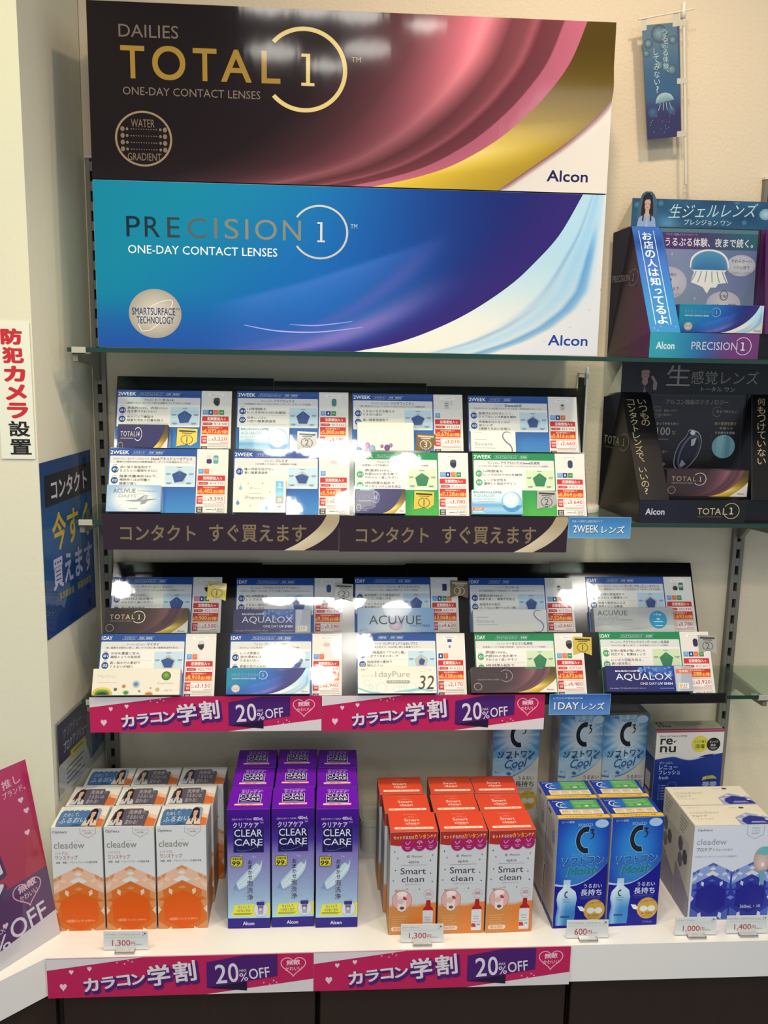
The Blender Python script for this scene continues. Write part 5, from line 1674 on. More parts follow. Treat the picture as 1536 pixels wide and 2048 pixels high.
def twin_side():
    A = Art(470, 1100)
    A.rect(0, 0, 470, 1100, 'c2bdb4')
    for k in range(5): A.rect(60, 60 + 40 * k, 240 - 30 * k, 14, '8f8a84')
    for cx, cy, c in ((120, 380, '5c5866'), (270, 470, '4a465a'), (140, 560, '6c6874')): A.poly([(cx + 76 * math.cos(math.radians(30 + 60 * i)), cy + 92 * math.sin(math.radians(30 + 60 * i))) for i in range(6)], c)
    A.poly([(0, 640), (60, 660), (470, 860), (470, 1100), (0, 1100)], '8a869a'); A.frame(110, 690, 70, 90, 8, 'b0acb8')
    return A


GT = 'white and royal blue twin-pack cartons'
proto = carton('solution_carton', 'white twin-pack carton with royal blue hexagons, the front one', 'lens solution box', GT, (1.1035, -.2954, Z0 + .0003), .1420, .069, .1772, twin_front(), twin_top(), twin_side(), twin_side(), 'c2bdb4', topc='e0d9c8', rotz=math.radians(.2))
o = copy_tree(proto)
o.location = (1.1035, -.2245, Z0 + .0003)
o['label'] = 'white twin-pack carton with royal blue hexagons, hidden behind the other'


# ---------------------------------------------------------------- cardboard lens displays at the right end of the shelves
def surface(b, A, P00, P10, P01, e0=None):
    """print A on a flat panel given its lower left, lower right and upper left corners"""
    U, V = Vector(P10) - Vector(P00), Vector(P01) - Vector(P00)
    w, h = U.length, V.length
    b.art(A, P00, U / w, V / h, w, h, e0)


def panel(b, P, t, col):
    """flat cardboard panel from its corner points (counter-clockwise seen from the front), t thick towards the back"""
    P = [Vector(p) for p in P]
    n = (P[1] - P[0]).cross(P[-1] - P[0]).normalized()
    k = len(P)
    v = P + [p - n * t for p in P]
    b.add(v, [tuple(range(k)), tuple(range(2 * k - 1, k - 1, -1))] + [(i, k + i, k + (i + 1) % k, (i + 1) % k) for i in range(k)], col)


def display(name, label, z, yf, hb, zt, zh, yh, cols, arts):
    """box base, leaning side columns, header board, printed back panel; yf front, hb base height, zt top of the columns, zh top of the header, yh header depth"""
    r = thing(name, label, 'counter display', (.943 if name else 0, yf, z))
    x0, xr, cw = 0.0, .188, .0515
    ov = .0018
    dy = yh - yf
    dark, colc, hdr = cols
    bb = MB(); bb.box(x0, xr, 0, .0012, 0.0004, hb, dark, .0002)
    surface(bb, arts['base'], (x0, 0, .0004), (xr, 0, .0004), (x0, 0, hb))
    bb.build('base_front', M['satin'], r)
    bb = MB(); bb.box(x0 + .001, .42, .002, dy + .018, .0004, .0016, dark, .0002); bb.box(xr + .004, .42, .012, .0132, .0004, hb, '0c0b0d', .0002); bb.build('base_tray', M['satin'], r)
    bb = MB(); bb.box(.056, .205, .028, .053, .002, hb + .001, dark, .0004); bb.build('inner_step', M['satin'], r)
    # left side wall, splayed a little
    S = [(-.024, dy + .018, .0004), (-.0005, 0, .0004), (-.0005, 0, hb), (.0, dy - .001, zt - z), (-.026, dy + .018, zt - z - .010)]
    bb = MB()
    low = arts['foot']
    for k, (i0, i1) in enumerate(((0, 1), (1, 2), (2, 3), (3, 4))):
        T = [Vector(S[0]), Vector(S[i0 if i0 else 1]), Vector(S[i1 if i0 else 2])]
        if k == 0: continue
        cs = [hx(dark if q in (0, 3, 4) else low) if q != 3 else hx(dark) for q in (0, i0, i1)]
        bb.add(T, [(0, 1, 2)], cs)
        bb.add([q + Vector((.0008, 0.0006, 0)) for q in T], [(2, 1, 0)], dark)
    sa = arts['side']
    E, Cc, Bb = Vector(S[0]), Vector(S[3]), Vector(S[2])
    Rm = Bb + (Cc - Bb) * .5
    Lm = Vector((E.x, E.y, Rm.z))
    U = (Rm - Lm).normalized()
    N = (Bb - E).cross(Cc - E).normalized()
    V = N.cross(U)
    Lw = (Rm - Lm).length
    bb.art(sa, Lm - V * Lw * .5 + N * .0004, U, V, Lw, Lw)
    bb.build('side_panel', M['satin'], r)
    # leaning column
    for i, (xa, key) in enumerate(((x0, 'col'), (.199, 'col_right'))):
        bb = MB()
        C = [(xa, 0, hb), (xa + cw, 0, hb), (xa + cw + .003, dy, zt - z), (xa, dy, zt - z)]
        if i: C = [(xa, 0.003, hb), (xa + cw, 0.003, hb), (xa + cw + .047, dy, zt - z), (xa + .047, dy, zt - z)]
        panel(bb, C, .0008, colc if not i else hdr[1])
        A = arts.get(key)
        if A: surface(bb, A, C[0], C[1], C[3])
        bb.build('slanted_column', M['satin'], r)
    # header board
    bb = MB(); bb.box(-.001, .40, dy, dy + .001, zt - z, zh - z, hdr[0], .0002)
    surface(bb, arts['header'], (-.001, dy, zt - z), (.40, dy, zt - z), (-.001, dy, zh - z))
    bb.build('header_board', M['satin'], r)
    bb = MB(); panel(bb, [(-.020, dy + .018, zt - z - .004), (-.001, dy, zt - z), (-.001, dy, zh - z - .004)], .0006, 'b4a98c' if zh > 1.9 else 'c4bda4'); bb.build('header_brace', M['paper'], r)
    # printed back panel inside the bay, and the dark back behind it
    bb = MB(); panel(bb, [(.05, dy - .008, hb - .002), (.236, dy - .008, hb - .002), (.236, dy - .002, zt - z), (.05, dy - .002, zt - z)], .0008, dark)
    surface(bb, arts['back'], (.052, dy - .0085, hb + .030), (.2315, dy - .0085, hb + .030), (.052, dy - .003, zt - z - .002))
    bb.build('back_panel', M['satin'], r)
    bb = MB(); bb.box(.238, .42, dy - .001, dy + .0004, .002, zt - z, hdr[1], .0002); bb.build('second_bay_back', M['satin'], r)
    return r


def blue_header():
    A = Art(400, 49)
    rnd = random.Random(2)
    A.grid(0, 0, 400, 49, 50, 7, lambda x, y: mix(mix(rgb('2a5c80'), rgb('1c4468'), .5 + .5 * math.sin(x / 19) * math.cos(y / 9)), rgb('5c9cc0'), .8 * math.exp(-(((x - 66) / 20) ** 2 + ((y - 42) / 14) ** 2))))
    for x, y, q in ((10, 12, 8), (52, 8, 7), (190, 4, 8), (70, 20, 5), (206, 38, 6)): A.ball(x, y, q, min(q, y, 49 - y), '4a86a8', '1d4866', 14, -1, -1)
    A.text('生ジェルレンズ', 66, 6, 158, 24, 'b4d4dc', .0, shear=.25, rot=2, res=3)
    A.text('プレシジョン ワン', 96, 34, 86, 10, 'b8ccd4', .02, res=2)
    for k in range(1): A.ball(244, 22, 12, 10, 'a8ccd4', '6c9cb0', 14)
    return A


def blue_base():
    A = Art(188, 41)
    A.grid(0, 0, 188, 41, 30, 5, lambda x, y: mix(mix(rgb('2a94a8'), rgb('1f5c94'), smooth(10, 110, x)), rgb('64306c'), smooth(85, 160, x + .3 * y)))
    A.text('Alcon', 11, 15, 32, 12, 'c8dce0', .05, res=2)
    A.text('PRECISION', 72, 14, 79, 13, 'b4b8d0', 0, res=2)
    A.ring(161, 20, 14.5, 1.1, 'c0c0d4', -146, 146, 28); numeral_one(A, 157, 14, 7, 13, 'd0d0dc')
    return A


def slogan_col():
    A = Art(52, 230)
    A.grid(0, 0, 52, 230, 6, 18, lambda x, y: mix(mix(rgb('3a6cc0'), rgb('1c4c9c'), math.exp(-((y - 38) / 18) ** 2)), rgb('2a86bc'), smooth(60, 180, y) * .8))
    A.rect(11, 10, 1.2, 204, 'c0d8e8'); A.rect(38, 10, 1.2, 204, 'c0d8e8')
    A.vtext('お店の人は知ってるよ', 15, 12, 20, 202, 'd4e4ec', .05)
    for x, y in ((8, 222), (20, 218), (34, 214), (46, 218), (14, 226)): A.ell(x, y, 1.6, 1.6, '5ca4d8', 8)
    return A


def jelly_panel():
    A = Art(180, 140)
    A.grid(0, 0, 180, 140, 16, 12, lambda x, y: mix(mix(rgb('7a86a8'), rgb('626e98'), smooth(20, 150, x)), rgb('7c94a4'), smooth(50, 140, y) * .5))
    A.rrect(0, 0, 178, 6, 2, '4c7480')
    A.grid(0, 6, 180, 26, 12, 1, lambda x, y: mix(rgb('4c2c64'), rgb('2c5a6c'), smooth(40, 170, x)))
    A.text('アルコン独自のテクノロジーで', 10, 7.5, 58, 3.6, 'a8a0bc', 0, res=1)
    A.text('うるぷる体験、夜まで続く。', 10, 14, 162, 14, 'd4d8dc', .03, res=2)
    # clear bubbles with remarks
    for x, y, rx, ry in ((20, 86, 34, 26), (152, 56, 27, 17), (124, 118, 32, 24)): A.ball(x, min(y, 139), rx, min(ry, 139 - y) if y + ry > 139 else ry, 'bfc0c8', 'a8aaba', 20)
    A.text('やわらかーい', 134, 46, 38, 6, '4c5468', .02, res=1); A.text('つけ心地で', 138, 56, 30, 6, '4c5468', .02, res=1); A.text('1日中ずーっと快適', 134, 66, 38, 4, '6c7484', 0, res=1)
    A.text('レンズ表面は', 2, 70, 32, 5, '4c5468', .02, res=1); A.rrect(6, 78, 20, 6, 3, '3c4254'); A.text('0%', 4, 88, 16, 10, '3c4254', .02, res=1); A.text('以上で', 22, 92, 18, 5.5, '4c5468', .02, res=1); A.text('うるおいたっぷり', 4, 102, 38, 4, '6c7484', 0, res=1)
    A.ring(124, 104, 8, 1.2, '3c4254', n=18); A.text('UV', 118, 103, 12, 5.5, '3c4254', .02, res=1); A.text('UVカット機能', 100, 117, 48, 7, '3c4254', .02, res=1); A.rect(102, 128, 44, 1.6, '7c8090'); A.rect(106, 133, 38, 1.6, '7c8090')
    # plain jellyfish cut-out
    top = [(60, 62)] + spline([(60, 62), (62, 48), (74, 38), (92, 34), (112, 38), (124, 48), (128, 62)])
    A.poly([(x + (1 if x > 94 else -1) * 2.4, y - 2.4) for x, y in top] + [(122, 68), (130, 84), (112, 86), (108, 92), (98, 92), (92, 102), (84, 92), (74, 88), (60, 84), (66, 68)], 'd8dcd8')
    A.band(top, [(x * .9 + 9.4, 64) for x, y in top], 16, 3, lambda x, y, t, s: mix(rgb('4f8cb4'), rgb('2f6a9c'), s))
    for k in range(6):
        x = 70 + 9.6 * k
        A.line(spline([(x, 66), (x + (x - 94) * .14, 74), (x + (x - 94) * .40, 84)]), 1.8, '7c949c')
    for x, y in ((24, 40), (70, 110), (46, 122), (98, 110)): A.ell(x, y, 2, 2, 'a4a8bc', 8)
    return A


def blue_side():
    A = Art(120, 120)
    A.text('PRECISION', 4, 50, 74, 16, '807880', 0, res=2); A.ring(92, 58, 20, 1.4, '807880', -146, 146, 24); numeral_one(A, 88, 50, 8, 16, '807880')
    return A


def noir_header():
    A = Art(400, 59.5)
    A.grid(0, 0, 400, 59.5, 20, 2, lambda x, y: mix(rgb('14121f'), rgb('0d0c10'), smooth(60, 160, x)))
    A.text('コンタクトに感動したいあなたへ', 136, 5, 126, 7, '3a3834', 0, res=1)
    A.text('生', 84, 6, 44, 40, '9a968c', 0, res=3); A.text('感覚レンズ', 130, 16, 127, 26, '8c887e', 0, res=3)
    A.text('トータル ワン', 150, 47, 64, 9, 'a4a096', .01, res=2)
    person(A, 18, 6, 52, 53, '1a1822', '17141a', 'a8837c', '8c5c68', hand=True)
    return A


def noir_base():
    A = Art(188, 42)
    A.grid(0, 0, 188, 42, 12, 2, lambda x, y: mix(rgb('17172a'), rgb('111015'), smooth(40, 130, x)))
    A.text('Alcon', 11, 15, 34, 12, 'c4c4cc', .05, res=2)
    for ch, a, w in (('T', 103, 8), ('O', 112, 12), ('T', 125, 9), ('A', 134, 11), ('L', 148, 8)): A.text(ch, a, 14, w, 12, 'b4a880', .01, res=2)
    A.text('ONE-DAY CONTACT LENSES', 103, 28.5, 44, 2.6, '6c6658', 0, res=1)
    A.ring(163, 19, 14.5, 1.2, 'b8a878', -146, 146, 28); numeral_one(A, 159.5, 13, 7, 12, 'c4b890')
    return A


def noir_col():
    A = Art(52, 230)
    A.rect(0, 0, 52, 230, '131217')
    A.vtext('コンタクトレンズで、いいの?', 7, 16, 15, 204, 'a89c74', 0)
    A.vtext('いつもの', 27, 14, 17, 62, 'a89c74', 0)
    return A


def noir_col_right():
    A = Art(52, 230)
    A.rect(0, 0, 52, 230, '121116')
    A.vtext('何もつけていない', 10, 8, 17, 150, 'a89c74', 0)
    A.rect(0, 0, 1, 230, '44424a')
    return A


def noir_panel():
    A = Art(180, 140)
    A.grid(0, 0, 180, 140, 12, 8, lambda x, y: mix(rgb('24222a'), rgb('1a181c'), smooth(0, 140, y)))
    A.frame(2, 2, 176, 137, .8, '3c3a40')
    A.text('アルコン独自のテクノロジー', 32, 9, 118, 9, '8c867a', .01, res=2)
    A.ring(16, 32, 10, 1, '6c685e', 40, 320, 18); A.text('1日中、何もつけて', 12, 27, 42, 5, '8c867a', .01, res=1); A.text('いないみたい', 12, 34, 32, 5, '8c867a', .01, res=1)
    A.ring(130, 30, 9, 1, '6c685e', 40, 320, 18); A.text('夜まで乾かない', 128, 27, 40, 5.5, '8c867a', .01, res=1)
    A.text('うるおってやわらかい', 6, 50, 52, 5, 'a8a294', .01, res=1); A.text('100', 18, 59, 25, 14, '9c968a', .0, res=2); A.text('%', 46, 65, 8, 7, '8c867a', 0, res=1); A.rect(20, 79, 20, 2.4, '5a564e')
    A.text('涙の蒸発を防ぐ', 126, 48, 42, 6, '9a8a5c', .02, res=1); A.text('サポート', 136, 57, 26, 5, 'a8a294', .02, res=1); A.text('する成分を含有', 128, 65, 38, 5, 'a8a294', .02, res=1)
    A.grid(122, 74, 1, 1, 1, 1, lambda x, y: rgb('5a8c98'))
    A.ell(146, 92, 22, 21, '6c9ca8', 30); A.poly([(134, 75), (146, 72), (144, 112), (132, 108)], '7cacb4'); A.poly([(150, 74), (158, 76), (158, 108), (150, 112)], '5c8c9c')
    A.text('をよく通す', 14, 100, 26, 5, '7c766c', .01, res=1); A.text('UP', 24, 122, 14, 9, '8c867a', 0, res=1)
    # water drop around a lens
    O = spline([(84, 62), (98, 68), (104, 84), (98, 108), (82, 128), (66, 136), (54, 128), (54, 108), (62, 88), (74, 74), (78, 64), (84, 62)])
    A.poly(O, '9c9eac')
    A.poly([(x * .95 + 4, y * .95 + 5) for x, y in O], '15151f')
    A.ell(80, 102, 16, 34, '55586c', 24, rot=24); A.ell(81, 103, 14, 31, '1c1c2a', 24, rot=24)
    A.poly([(84, 80), (94, 76), (90, 90), (84, 92)], 'a4a8b4'); A.ell(86, 68, 5, 4, 'c4c6cc', 10); A.poly([(68, 116), (76, 124), (68, 130), (64, 126)], '8c90a0')
    return A


def noir_side():
    A = Art(120, 120)
    for ch, a, w in (('T', 8, 15), ('O', 25, 18), ('T', 45, 15), ('A', 60, 16)): A.text(ch, a, 48, w, 20, '857c68', .01, res=2)
    A.text('ONE-DAY', 16, 74, 44, 4, '5c5648', 0, res=1); A.ring(94, 58, 21, 1.6, '857c68', -130, 130, 24); numeral_one(A, 89, 50, 9, 17, '857c68')
    return A


r = display('lens_display', 'blue cardboard lens display with a jellyfish panel on the top glass shelf', Z1, -.165, .0425, 1.9425, 1.9905, -.030, ('2c282e', '2a62ac', ('2a5474', '4a1f52')), dict(header=blue_header(), base=blue_base(), col=slogan_col(), back=jelly_panel(), side=blue_side(), foot='642a58'))
b = MB()
A = Art(36, 60)
A.rrect(5, 0, 24, 36, 11, '3c5c70')
person(A, 0, 2, 36, 58, '8ca4c8', '17151b', 'c9a090', 'a8bcd8')
panel(b, [(.009, .1342, .2285), (.044, .1342, .2285), (.044, .1342, .272), (.038, .1342, .284), (.033, .1342, .2885), (.022, .1342, .2885), (.016, .1342, .284), (.009, .1342, .262)], .0008, '3c6078')
surface(b, A, (.009, .1342, .2285), (.044, .1342, .2285), (.009, .1342, .2880))
o = b.build('portrait_cutout', M['satin'], [c for c in r.children if c.name.startswith('header_board')][0]); o['label'] = 'cut-out portrait of a dark-haired person in a light blue shirt'
r = display('lens_display', 'black cardboard lens display with a lens in a water drop, middle glass shelf', Z2, -.170, .0410, 1.6500, 1.7060, -.032, ('17161a', '131217', ('100f13', '0e0d10')), dict(header=noir_header(), base=noir_base(), col=noir_col(), col_right=noir_col_right(), back=noir_panel(), side=noir_side(), foot='2c2822'))


def sample_box(label, x, y, z, art, side):
    r = thing('lens_box', label, 'contact lens box', (x, y, z))
    b = MB(); b.box(-.0735, .0735, 0, .022, 0, .0468, side, .0005); b.front(art, -.0733, .0733, 0, .0002, .0466); b.build('carton', M['satin'], r)
    b = MB(); b.box(.0736, .0741, .0012, .0208, .0012, .0456, side, .0001); b.build('end_flap', M['satin'], r)


sample_box('teal and violet sample lens box inside the blue jellyfish display', 1.0745, -.137, Z1 + .0440, art_precision(False), '4c88b0')
sample_box('brown and gold sample lens box inside the black display', 1.0735, -.137, Z2 + .0424, art_total(False, letters='c8c0ac'), '3a2a28')

# ---------------------------------------------------------------- mini flags
def flag_art():
    A = Art(62, 187)
    rnd = random.Random(9)
    A.grid(0, 0, 62, 187, 8, 24, lambda x, y: mix(mix(rgb('46687c'), rgb('1f5078'), smooth(20, 100, y)), rgb('171a52'), smooth(115, 150, y)))
    for x, y, q in ((30, 16, 15), (54, 28, 11), (10, 30, 8), (6, 46, 9), (50, 76, 9), (28, 66, 8), (58, 118, 8), (12, 143, 9), (46, 142, 8), (36, 36, 6)):
        q = min(q, y - .5, 61.5 - x if x > 31 else x)
        A.ball(x, y, q, q, '6f94a0' if y < 100 else '2f5c86', '1c3c54' if y < 100 else '1c3a6c', 16, -1.5, -1.5)
    A.vtext('うるぷる体験、', 34, 8, 11, 78, 'a8c0c4', 0)
    A.vtext('してみない?', 17, 38, 11, 74, 'a8c0c4', 0)
    A.band(spline([(18, 128), (22, 117), (34, 112), (46, 116), (51, 124)]), [(18, 129), (28, 128), (36, 127), (44, 126), (51, 125)], 14, 2, lambda x, y, t, s: mix(rgb('9cb8bc'), rgb('5f8494'), s))
    for x in (26, 32, 37, 43): A.line(spline([(x, 128), (x + .12 * (x - 34), 134), (x + .5 * (x - 34), 141)]), 1.1, '8aa8b4')
    for _ in range(14): A.ell(rnd.uniform(6, 56), rnd.uniform(146, 180), .7, .7, '8ca4d4', 6)
    return A


r = thing('mini_flag', 'small blue jellyfish flag on a white pole above the blue display', 'mini flag', (1.0364, -.030, 1.9910))
b = MB(); b.tube((0, 0, .0250), (-.0258, 0, .3070), .0027, 'd4cdbc', 12); b.lathe([(.0001, .3230), (.003, .3222), (.0046, .3185), (.0046, .3060), (.0042, .2960), (.0001, .2960)][::-1], 'dcd5c6', 14, (-.0262, 0, 0)); b.build('pole', M['plastic'], r)
b = MB(); b.tube((-.1055, -.003, .2905), (-.0098, -.003, .3110), .0014, 'dcd5c6', 8); b.build('cross_bar', M['plastic'], r)
b = MB()
P = [(-.0752, -.002, .0972), (-.0149, -.002, .1050), (-.0327, -.002, .2897), (-.0979, -.002, .2816)]
panel(b, P, .0004, '24466c')
surface(b, flag_art(), P[0], P[1], P[3], .0001)
cloth = b.build('banner_cloth', M['paper'], r)
for nm, Q in (('loop', [(-.0990, -.0026, .2730), (-.0895, -.0026, .2745), (-.0905, -.0026, .2950), (-.1000, -.0026, .2930)]), ('loop', [(-.0445, -.0026, .2815), (-.0335, -.0026, .2830), (-.0345, -.0026, .3060), (-.0450, -.0026, .3040)]), ('tab', [(-.0345, -.0030, .2830), (-.0205, -.0030, .2840), (-.0205, -.0030, .2930), (-.0345, -.0030, .2920)]), ('tab', [(-.0295, -.0026, .1900), (-.0110, -.0032, .1920), (-.0115, -.0032, .2010), (-.0300, -.0026, .1990)]), ('tab', [(-.0230, -.0026, .1030), (-.0060, -.0032, .1050), (-.0065, -.0032, .1145), (-.0235, -.0026, .1125)])):
    b = MB(); panel(b, Q, .0003, 'bdb9a8'); b.build(nm, M['paper'], cloth)
b = MB(); b.lathe([(.0001, .000), (.0042, .000), (.0042, .030), (.0036, .041), (.0001, .041)], 'e0e0e0', 12); b.build('clear_socket', M['acrylic'], r)
b = MB(); b.box(-.0055, .0055, -.0045, .0055, -.014, .012, 'b4b4b0', .001); b.build('clip', M['acrylic'], r)

r = thing('mini_flag', 'small black flag turned edge-on, standing on a round white base beside the rack', 'mini flag', (.8740, -.0500, Z2))
b = MB(); b.lathe([(.0001, .0003), (.033, .0003), (.0335, .002), (.0335, .011), (.032, .0122), (.0001, .0126)], 'd8d5cc', 36); b.build('round_base', M['plastic'], r)
b = MB(); b.tube((0, 0, .0126), (-.001, 0, .2500), .0019, 'd0d0d2', 10); b.lathe([(.0001, .2430), (.003, .2430), (.0034, .2550), (.0034, .2590), (.0024, .2624), (.0001, .2634)], 'dcdcda', 12, (-.001, 0, 0)); b.build('pole', M['plastic'], r)
b = MB(); b.tube((-.001, -.006, .2500), (-.0045, .046, .2500), .0012, 'd0d0d2', 8); b.lathe([(.0001, .2470), (.002, .2480), (.0022, .2505), (.0001, .2530)], 'd8d8d6', 8, (-.0045, .046, 0)); b.build('cross_bar', M['plastic'], r)
b = MB()
P = [(-.0045, .044, .024), (-.001, .004, .024), (-.001, .004, .243), (-.0045, .044, .243)]
panel(b, P, .0004, '121018')
A = Art(40, 219)
rnd = random.Random(12)
for k in range(16): A.rect(14 + rnd.uniform(-2, 2), 20 + 9 * k, rnd.uniform(4, 9), 1.6, '7a7468'); A.rect(17 + rnd.uniform(-3, 3), 23 + 9 * k, 1.4, rnd.uniform(3, 5), '7a7468')
surface(b, A, P[0], P[1], P[3], .0001)
cloth = b.build('banner_cloth', M['paper'], r)
b = MB(); panel(b, [(-.0056, .0435, .230), (-.0052, .0385, .230), (-.0052, .0385, .252), (-.0056, .0435, .252)], .0003, 'b8b8b6'); panel(b, [(-.0028, .010, .230), (-.0024, .005, .230), (-.0024, .005, .252), (-.0028, .010, .252)], .0003, 'b8b8b6'); b.build('loop', M['paper'], cloth)


# ---------------------------------------------------------------- banners on the shelf lips and the counter
def heart(x, y, s, tall=1.15, n=20):
    P = []
    for i in range(n):
        t = 2 * math.pi * i / n
        P.append((x + s * 16 * math.sin(t) ** 3 / 16, y - s * tall * (13 * math.cos(t) - 5 * math.cos(2 * t) - 2 * math.cos(3 * t) - math.cos(4 * t)) / 16))
    return P


def campaign_art():
    A = Art(533, 84)
    A.rect(0, 0, 533, 84, 'b81e58')
    A.poly([(0, 0), (190, 0), (0, 24)], 'd6d0d4'); A.poly([(316, 84), (533, 56), (533, 84)], 'd6d0d4')
    for x, y, s in ((31, 60, 7), (48, 28, 4.6), (84, 22, 4.6)): A.poly(heart(x, y, s, 1.3), 'e4c4cc')
    for x, y in ((139, 10), (154, 13), (161, 6), (169, 9), (432, 62), (444, 66), (452, 58), (458, 62)): A.poly([(x - 2, y), (x, y - 2), (x + 2, y), (x, y + 2)], 'f0a0b8')
    jobs = [('カ', 71, 42, 30, 29), ('ラ', 106, 40, 28, 26), ('コ', 137, 37, 27, 24), ('ン', 166, 34, 28, 24), ('学', 198, 16, 46, 46), ('割', 250, 9, 46, 46)]
    for ch, x, y, w, h in jobs: A.text(ch, x - 1, y + 2, w + 7, h + 6, '4a1a6c', .16, rot=6, res=3)
    for ch, x, y, w, h in jobs: A.text(ch, x, y, w, h, 'dcd2da', .07 if ch not in '学割' else .06, rot=6, res=3)
    A.poly([(317, 14), (392, 1), (460, 1), (460, 48), (317, 70)], '451a6a')
    A.poly([(317, 70), (398, 58), (398, 78)], '1f0d34')
    A.text('2', 334, 19, 23, 42, 'd8d0de', .02, rot=4, res=4); A.text('0', 360, 17, 21, 42, 'd8d0de', .02, rot=4, res=4)
    A.text('MAX', 383, 31, 14, 6, 'd8d0de', 0, rot=6, res=1); A.text('%', 383, 39, 17, 18, 'd8d0de', .01, rot=6, res=2); A.text('OFF', 402, 29, 42, 23, 'd8d0de', .02, rot=6, res=3)
    A.line(heart(492, 26, 25, .92, 32), 1.8, 'eab4c4', True)
    A.text('無敵', 478, 13, 28, 12, 'ecc4d0', .05, rot=4, res=2); A.text('かわいい', 476, 28, 34, 9, 'ecc4d0', .02, rot=3, res=2)
    return A


def maroon_art():
    A = Art(473, 72)
    A.rect(0, 0, 473, 72, '2b1a26')
    A.band(spline([(448, 0), (438, 18), (418, 38), (390, 58), (362, 72)]), spline([(473, 0), (473, 14), (458, 36), (430, 58), (402, 72)]), 16, 3, lambda x, y, t, s: mix(rgb('a8987c'), rgb('cabfa6'), smooth(.1, .6, t) * (1 - .4 * s)))
    A.text('コンタクト', 34, 22, 150, 32, hx(('bdb29c', .25)), .035, res=3)
    A.text('すぐ買えます', 211, 20, 196, 36, hx(('bdb29c', .25)), .035, res=3)
    return A


def banner(name, label, art, x0, x1, z0, z1, y, col, group, back):
    r = thing(name, label, 'banner', (x0, y, z0), group=group)
    b = MB(); b.box(0, x1 - x0, -.0006, 0, 0, z1 - z0, col, .0001); b.front(art, 0, x1 - x0, -.0006, 0, z1 - z0); b.build('printed_strip', M['satin'], r)
    b = MB(); b.box(.012, x1 - x0 - .012, .0001, .0010, z1 - z0 - .016, z1 - z0 - .004, 'd8d8d0', .0001); b.build('tape_strip', M['paper'], r)


ca, ma = campaign_art(), maroon_art()
banner('shelf_banner', 'dark maroon banner with silver lettering, left half of the middle shelf', ma, .0385, .4262, 1.3860, 1.4465, -.1885, '2b1a26', 'maroon banners', 1)
banner('shelf_banner', 'dark maroon banner with silver lettering, next to the blue two-week tag', ma, .4270, .8140, 1.3842, 1.4455, -.1888, '2b1a26', 'maroon banners', 1)
banner('shelf_banner', 'pink discount banner on the lowest shelf lip, above the orange and purple cartons', ca, .0056, .3992, 1.0655, 1.1290, -.1885, 'b81e58', 'pink discount banners', 1)
banner('shelf_banner', 'pink discount banner on the lowest shelf lip, next to the blue one-day tag', ca, .4000, .7905, 1.0640, 1.1290, -.1887, 'b81e58', 'pink discount banners', 1)
banner('counter_banner', 'pink discount banner on the counter lip, below the orange cartons', ca, -.0345, .3890, .6870, .7562, -.3562, 'b81e58', 'pink discount banners', 1)
banner('counter_banner', 'pink discount banner on the counter lip, below the red-topped cartons', ca, .3895, .8125, .6868, .7562, -.3562, 'b81e58', 'pink discount banners', 1)


def tag_sign(label, x0, x1, z0, z1, y, word, small, top, bot):
    r = thing('category_tag', label, 'shelf tag', (x0, y, z0), group='blue category tags')
    w, h = x1 - x0, z1 - z0
    A = Art(124, 42)
    A.grad(0, 0, 124, 42, [(0, top), (1, bot)]); A.frame(0, 0, 124, 42, .8, '8cb4d4')
    A.text(small, 7, 6, 60, 4.6, 'c0d4e8', .01, res=1)
    for d, c in ((.9, '1d3c64'), (0, 'e4e8ec')):
        A.text(word, 10 + d, 16 + d, 50, 15, c, .03, res=3); A.text('レンズ', 66 + d, 17 + d, 46, 15, c, .04, res=3)
    b = MB(); b.box(0, w, -.001, 0, 0, h, bot, .0003); b.front(A, 0, w, -.001, 0, h); b.build('sign_plate', M['satin'], r)
    b = MB(); b.box(w * .3, w * .7, .0002, .0014, h - .014, h - .002, 'c8c8c8', .0002); b.build('tag_holder', M['acrylic'], r)


tag_sign('blue tag reading 2WEEK hanging from the middle glass shelf', .8150, .9230, 1.4095, 1.4458, -.1895, '2WEEK', '取扱いが簡単な2週間交換タイプ', '2f74b4', '5c9ccc')
tag_sign('blue tag reading 1DAY hanging from the lowest glass shelf', .7982, .9075, 1.0915, 1.1298, -.1900, '1DAY', 'お手入れ不要|毎日交換', '2a5cac', '5c8ccc')


